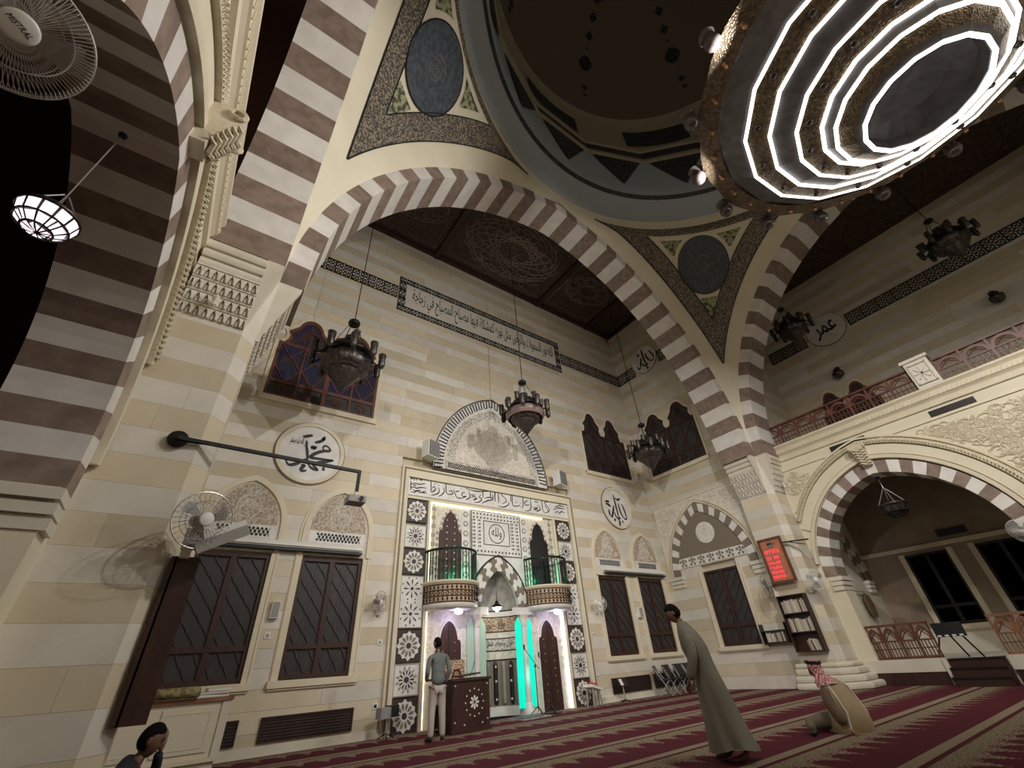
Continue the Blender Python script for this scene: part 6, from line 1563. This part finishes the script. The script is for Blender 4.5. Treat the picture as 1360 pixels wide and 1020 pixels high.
for s in (-1, 1): chain(V, Ed, R, [(Lf(s*.085, .0, .84), .105), (Lf(s*.11, .01, .50), .078), (Lf(s*.12+.0, -.01, .25), .066), (Lf(s*.125, 0, .06), .062)], 0)
skin('trousers', 'trouser', V, Ed, R, e)
head(e, Lf(-.015, .05, 1.66), (-.30, .90, -.18))
skin('neck', 'skin2', [Lf(0, .01, 1.45), Lf(-.01, .03, 1.58)], [(0, 1)], [.055, .052], e, 1)
for s in (-1, 1): sock_shoe(e, Lf(s*.125, 0, .08), (Lf(s*.3, 1, 0))[:2]); hand(e, Lf(s*.12, .24, 1.0), Lf(-s*.5, .5, .1), (0, 0, 1), 'skin', 1, .8, s)
# 2. man in a long robe walking away, bent forward
e = empty('person', (6.08, 4.1, 0), 0, 'man in a long grey robe walking across the carpet with bowed head', 'person')
Lf = local((0, 0, 0), (-.45, .89), 0)
g = G(); prof = [(.12, -.10, .07, .33, .27), (.22, -.08, .07, .30, .25), (.45, -.05, .06, .265, .22), (.70, -.02, .05, .235, .19), (.92, .01, .03, .22, .165), (1.05, .03, .02, .215, .16), (1.20, .06, .0, .24, .165), (1.34, .09, 0, .245, .145), (1.42, .115, 0, .215, .115), (1.48, .135, 0, .11, .085), (1.52, .15, 0, .07, .068)]
n = 36
for j, (z, b, a, rx, ry) in enumerate(prof):
    fold = max(0, (1.15-z))*.10
    for i in range(n):
        t = 2*pi*i/n; q = 1+fold*sin(5*t+.6+z)+fold*.6*sin(9*t+z*4)+(.03*sin(14*z+2*t) if z > .8 else 0)
        g.v.append(Lf(a*.8+rx*q*cos(t), b+ry*q*sin(t), z+(.03*sin(2*t+1) if j == 0 else 0)))
for j in range(len(prof)-1):
    for i in range(n): g.f.append((j*n+i, j*n+(i+1) % n, (j+1)*n+(i+1) % n, (j+1)*n+i))
g.obj('robe', 'robe', e, True)
for s in (-1, 1):
    skin('sleeve', 'robe', [Lf(s*.19, .09, 1.37), Lf(s*.28, .06, 1.14), Lf(s*.28, .14, .92), Lf(s*.25, .19, .85)], [(0, 1), (1, 2), (2, 3)], [.075, .068, .062, .064], e)
    hand(e, Lf(s*.245, .20, .84), Lf(-s*.15, .35, -.9), (s, 0, 0), 'skin', 1, .7, s)
    skin('foot', 'skin', [Lf(s*.10+.05, -.12+s*.10, .22), Lf(s*.10+.05, -.14+s*.1, .08), Lf(s*.10+.05, -.03+s*.1, .035), Lf(s*.1+.05, .07+s*.1, .03)], [(0, 1), (1, 2), (2, 3)], [.045, .042, (.045, .032), (.04, .022)], e)
skin('neck', 'skin', [Lf(0, .13, 1.44), Lf(0, .19, 1.57)], [(0, 1)], [.056, .054], e, 1)
head(e, Lf(-.0, .235, 1.635), Vector(Lf(-.05, .85, -.5)), (0, 0, 1), 'skin', s=1.08)
# 3. man sitting on the carpet in a cloak and checked headscarf
e = empty('person', (8.95, 3.8, 0), 0, 'man sitting on the carpet in a tan cloak and red checked headscarf', 'person')
Lf = local((0, 0, 0), (.10, 1.0), 0)
g = G(); prof = [(.0, .04, .31, .27), (.10, .02, .32, .28), (.25, .0, .30, .24), (.40, .02, .275, .20), (.54, .05, .25, .165), (.62, .08, .19, .13), (.67, .11, .09, .08)]
n = 28
for j, (z, b, rx, ry) in enumerate(prof):
    for i in range(n):
        t = 2*pi*i/n; q = 1+max(0, .5-z)*.12*sin(4*t+.4); g.v.append(Lf(.02+rx*q*cos(t), b-.05+ry*q*sin(t), z))
for j in range(len(prof)-1):
    for i in range(n): g.f.append((j*n+i, j*n+(i+1) % n, (j+1)*n+(i+1) % n, (j+1)*n+i))
g.obj('cloak', 'robe2', e, True)
for s in (-1, 1):     # pale braid edging down the back, wide sleeves, arms propping on the floor
    g = G(); g.tube([Lf(s*.10, -.02, .645), Lf(s*.19, -.04, .57), Lf(s*.235, -.12, .42), Lf(s*.26, -.19, .25), Lf(s*.29, -.18, .06)], .014, 5); g.obj('white_braid', 'marble', e)
    if s > 0:
        g = G(); g.tube([Lf(.06, -.06, .655), Lf(.10, -.165, .55), Lf(.13, -.22, .40), Lf(.15, -.27, .25), Lf(.17, -.268, .06)], .014, 5); g.obj('white_braid', 'marble', e)
    tp = (Lf(s*.33, -.14, .10) if s < 0 else Lf(s*.34, .12, .16))
    skin('sleeve', 'robe2' if s > 0 else 'bookd', [Lf(s*.19, .05, .55), Lf(s*.30, -.0, .36), tp], [(0, 1), (1, 2)], [.085, .08, .075], e)
hand(e, Lf(-.345, -.17, .06), Lf(-.35, -.8, -.22), (0, 0, 1), 'skin2', 1.1, .25, 1)
hand(e, Lf(.33, .16, .12), Lf(.0, .9, -.3), (0, 0, 1), 'skin2', 1, .5, 1)
skin('trousers', 'trouser2', [Lf(0, .05, .13), Lf(-.22, .22, .14), Lf(-.50, .30, .12), Lf(-.66, .18, .08), Lf(.2, .2, .13), Lf(.18, .45, .14), Lf(-.2, .42, .09)], [(0, 1), (1, 2), (2, 3), (0, 4), (4, 5), (5, 6)], [.13, .11, .085, .06, .11, .09, .06], e)
skin('foot', 'shoe', [Lf(-.66, .18, .07), Lf(-.72, .12, .05), Lf(-.80, .15, .035)], [(0, 1), (1, 2)], [.045, .045, .03], e)
head(e, Lf(-.03, .17, .775), Vector(Lf(-.45, .8, -.35)), (0, 0, 1), 'skin', False)
g = G(); prof = [(.915, .11, .02, .03), (.905, .12, .06, .075), (.86, .13, .090, .108), (.78, .13, .098, .112), (.72, .11, .10, .105), (.67, .07, .15, .13), (.62, .04, .20, .15), (.57, .01, .20, .17)]
n = 24
for j, (z, b, rx, ry) in enumerate(prof):
    for i in range(n):
        t = 2*pi*i/n; fr = sin(t); q = 1+(.06*sin(5*t) if z < .72 else 0)
        if fr > .45 and z < .86 and z > .66: q *= .72
        g.v.append(Lf(-.03+rx*q*cos(t), b+.03+ry*q*sin(t), z-(.03*fr if z < .6 else 0)))
for j in range(len(prof)-1):
    for i in range(n): g.f.append((j*n+i, j*n+(i+1) % n, (j+1)*n+(i+1) % n, (j+1)*n+i))
g.obj('headscarf', 'scarf', e, True)
g = G()
for z in (.872, .892): g.tube([Lf(-.03+.098*cos(t), .16+.115*sin(t), z+.01*sin(t)) for t in [2*pi*k/20 for k in range(20)]], .012, 6, closed=True)
g.obj('black_head_cord', 'black', e)
# 4. man at the lower left, sitting by the pier with a hand raised to his brow
e = empty('person', (.04, 5.75, 0), 0, 'seated man in dark clothes at the lower left with a hand raised to his face', 'person')
Lf = local((0, 0, 0), (.86, -.10), 0)
V, Ed, R = [Lf(0, -.04, .14)], [], [(.17, .15)]
chain(V, Ed, R, [(Lf(0, -.05, .30), (.16, .12)), (Lf(0, -.04, .50), (.18, .13)), (Lf(0, -.02, .635), (.165, .11)), (Lf(0, .03, .70), .072)], 0)
chain(V, Ed, R, [(Lf(-.19, -.01, .625), .075), (Lf(-.26, .16, .40), .055), (Lf(-.14, .20, .62), .042), (Lf(-.06, .19, .72), .036)], 3)
chain(V, Ed, R, [(Lf(.19, -.01, .625), .075), (Lf(.25, .07, .34), .055), (Lf(.20, .28, .24), .042)], 3)
skin('shirt', 'navy', V, Ed, R, e)
skin('trousers', 'navy', [Lf(0, -.03, .13), Lf(-.16, .20, .14), Lf(-.30, .40, .13), Lf(-.05, .50, .08), Lf(.16, .20, .14), Lf(.30, .40, .13), Lf(.05, .42, .08)], [(0, 1), (1, 2), (2, 3), (0, 4), (4, 5), (5, 6)], [.13, .10, .075, .055, .10, .075, .055], e)
skin('neck', 'skin', [Lf(0, .03, .60), Lf(0, .075, .74)], [(0, 1)], [.056, .052], e, 1)
head(e, Lf(0, .115, .81), Vector(Lf(-.05, .95, -.30)), (0, 0, 1), 'skin')
hand(e, Lf(-.055, .20, .73), Lf(.06, .15, .95), Lf(.1, 1, 0), 'skin2', 1.0, .5, -1)
hand(e, Lf(.19, .30, .23), Lf(-.2, .8, -.1), (0, 0, 1), 'skin2', 1.0, .5, 1)
for s in (-1, 1): skin('foot', 'shoe', [Lf(s*.05, .46, .07), Lf(s*-.02, .52, .05), Lf(s*-.1, .55, .04)], [(0, 1), (1, 2)], [.045, .045, .03], e)
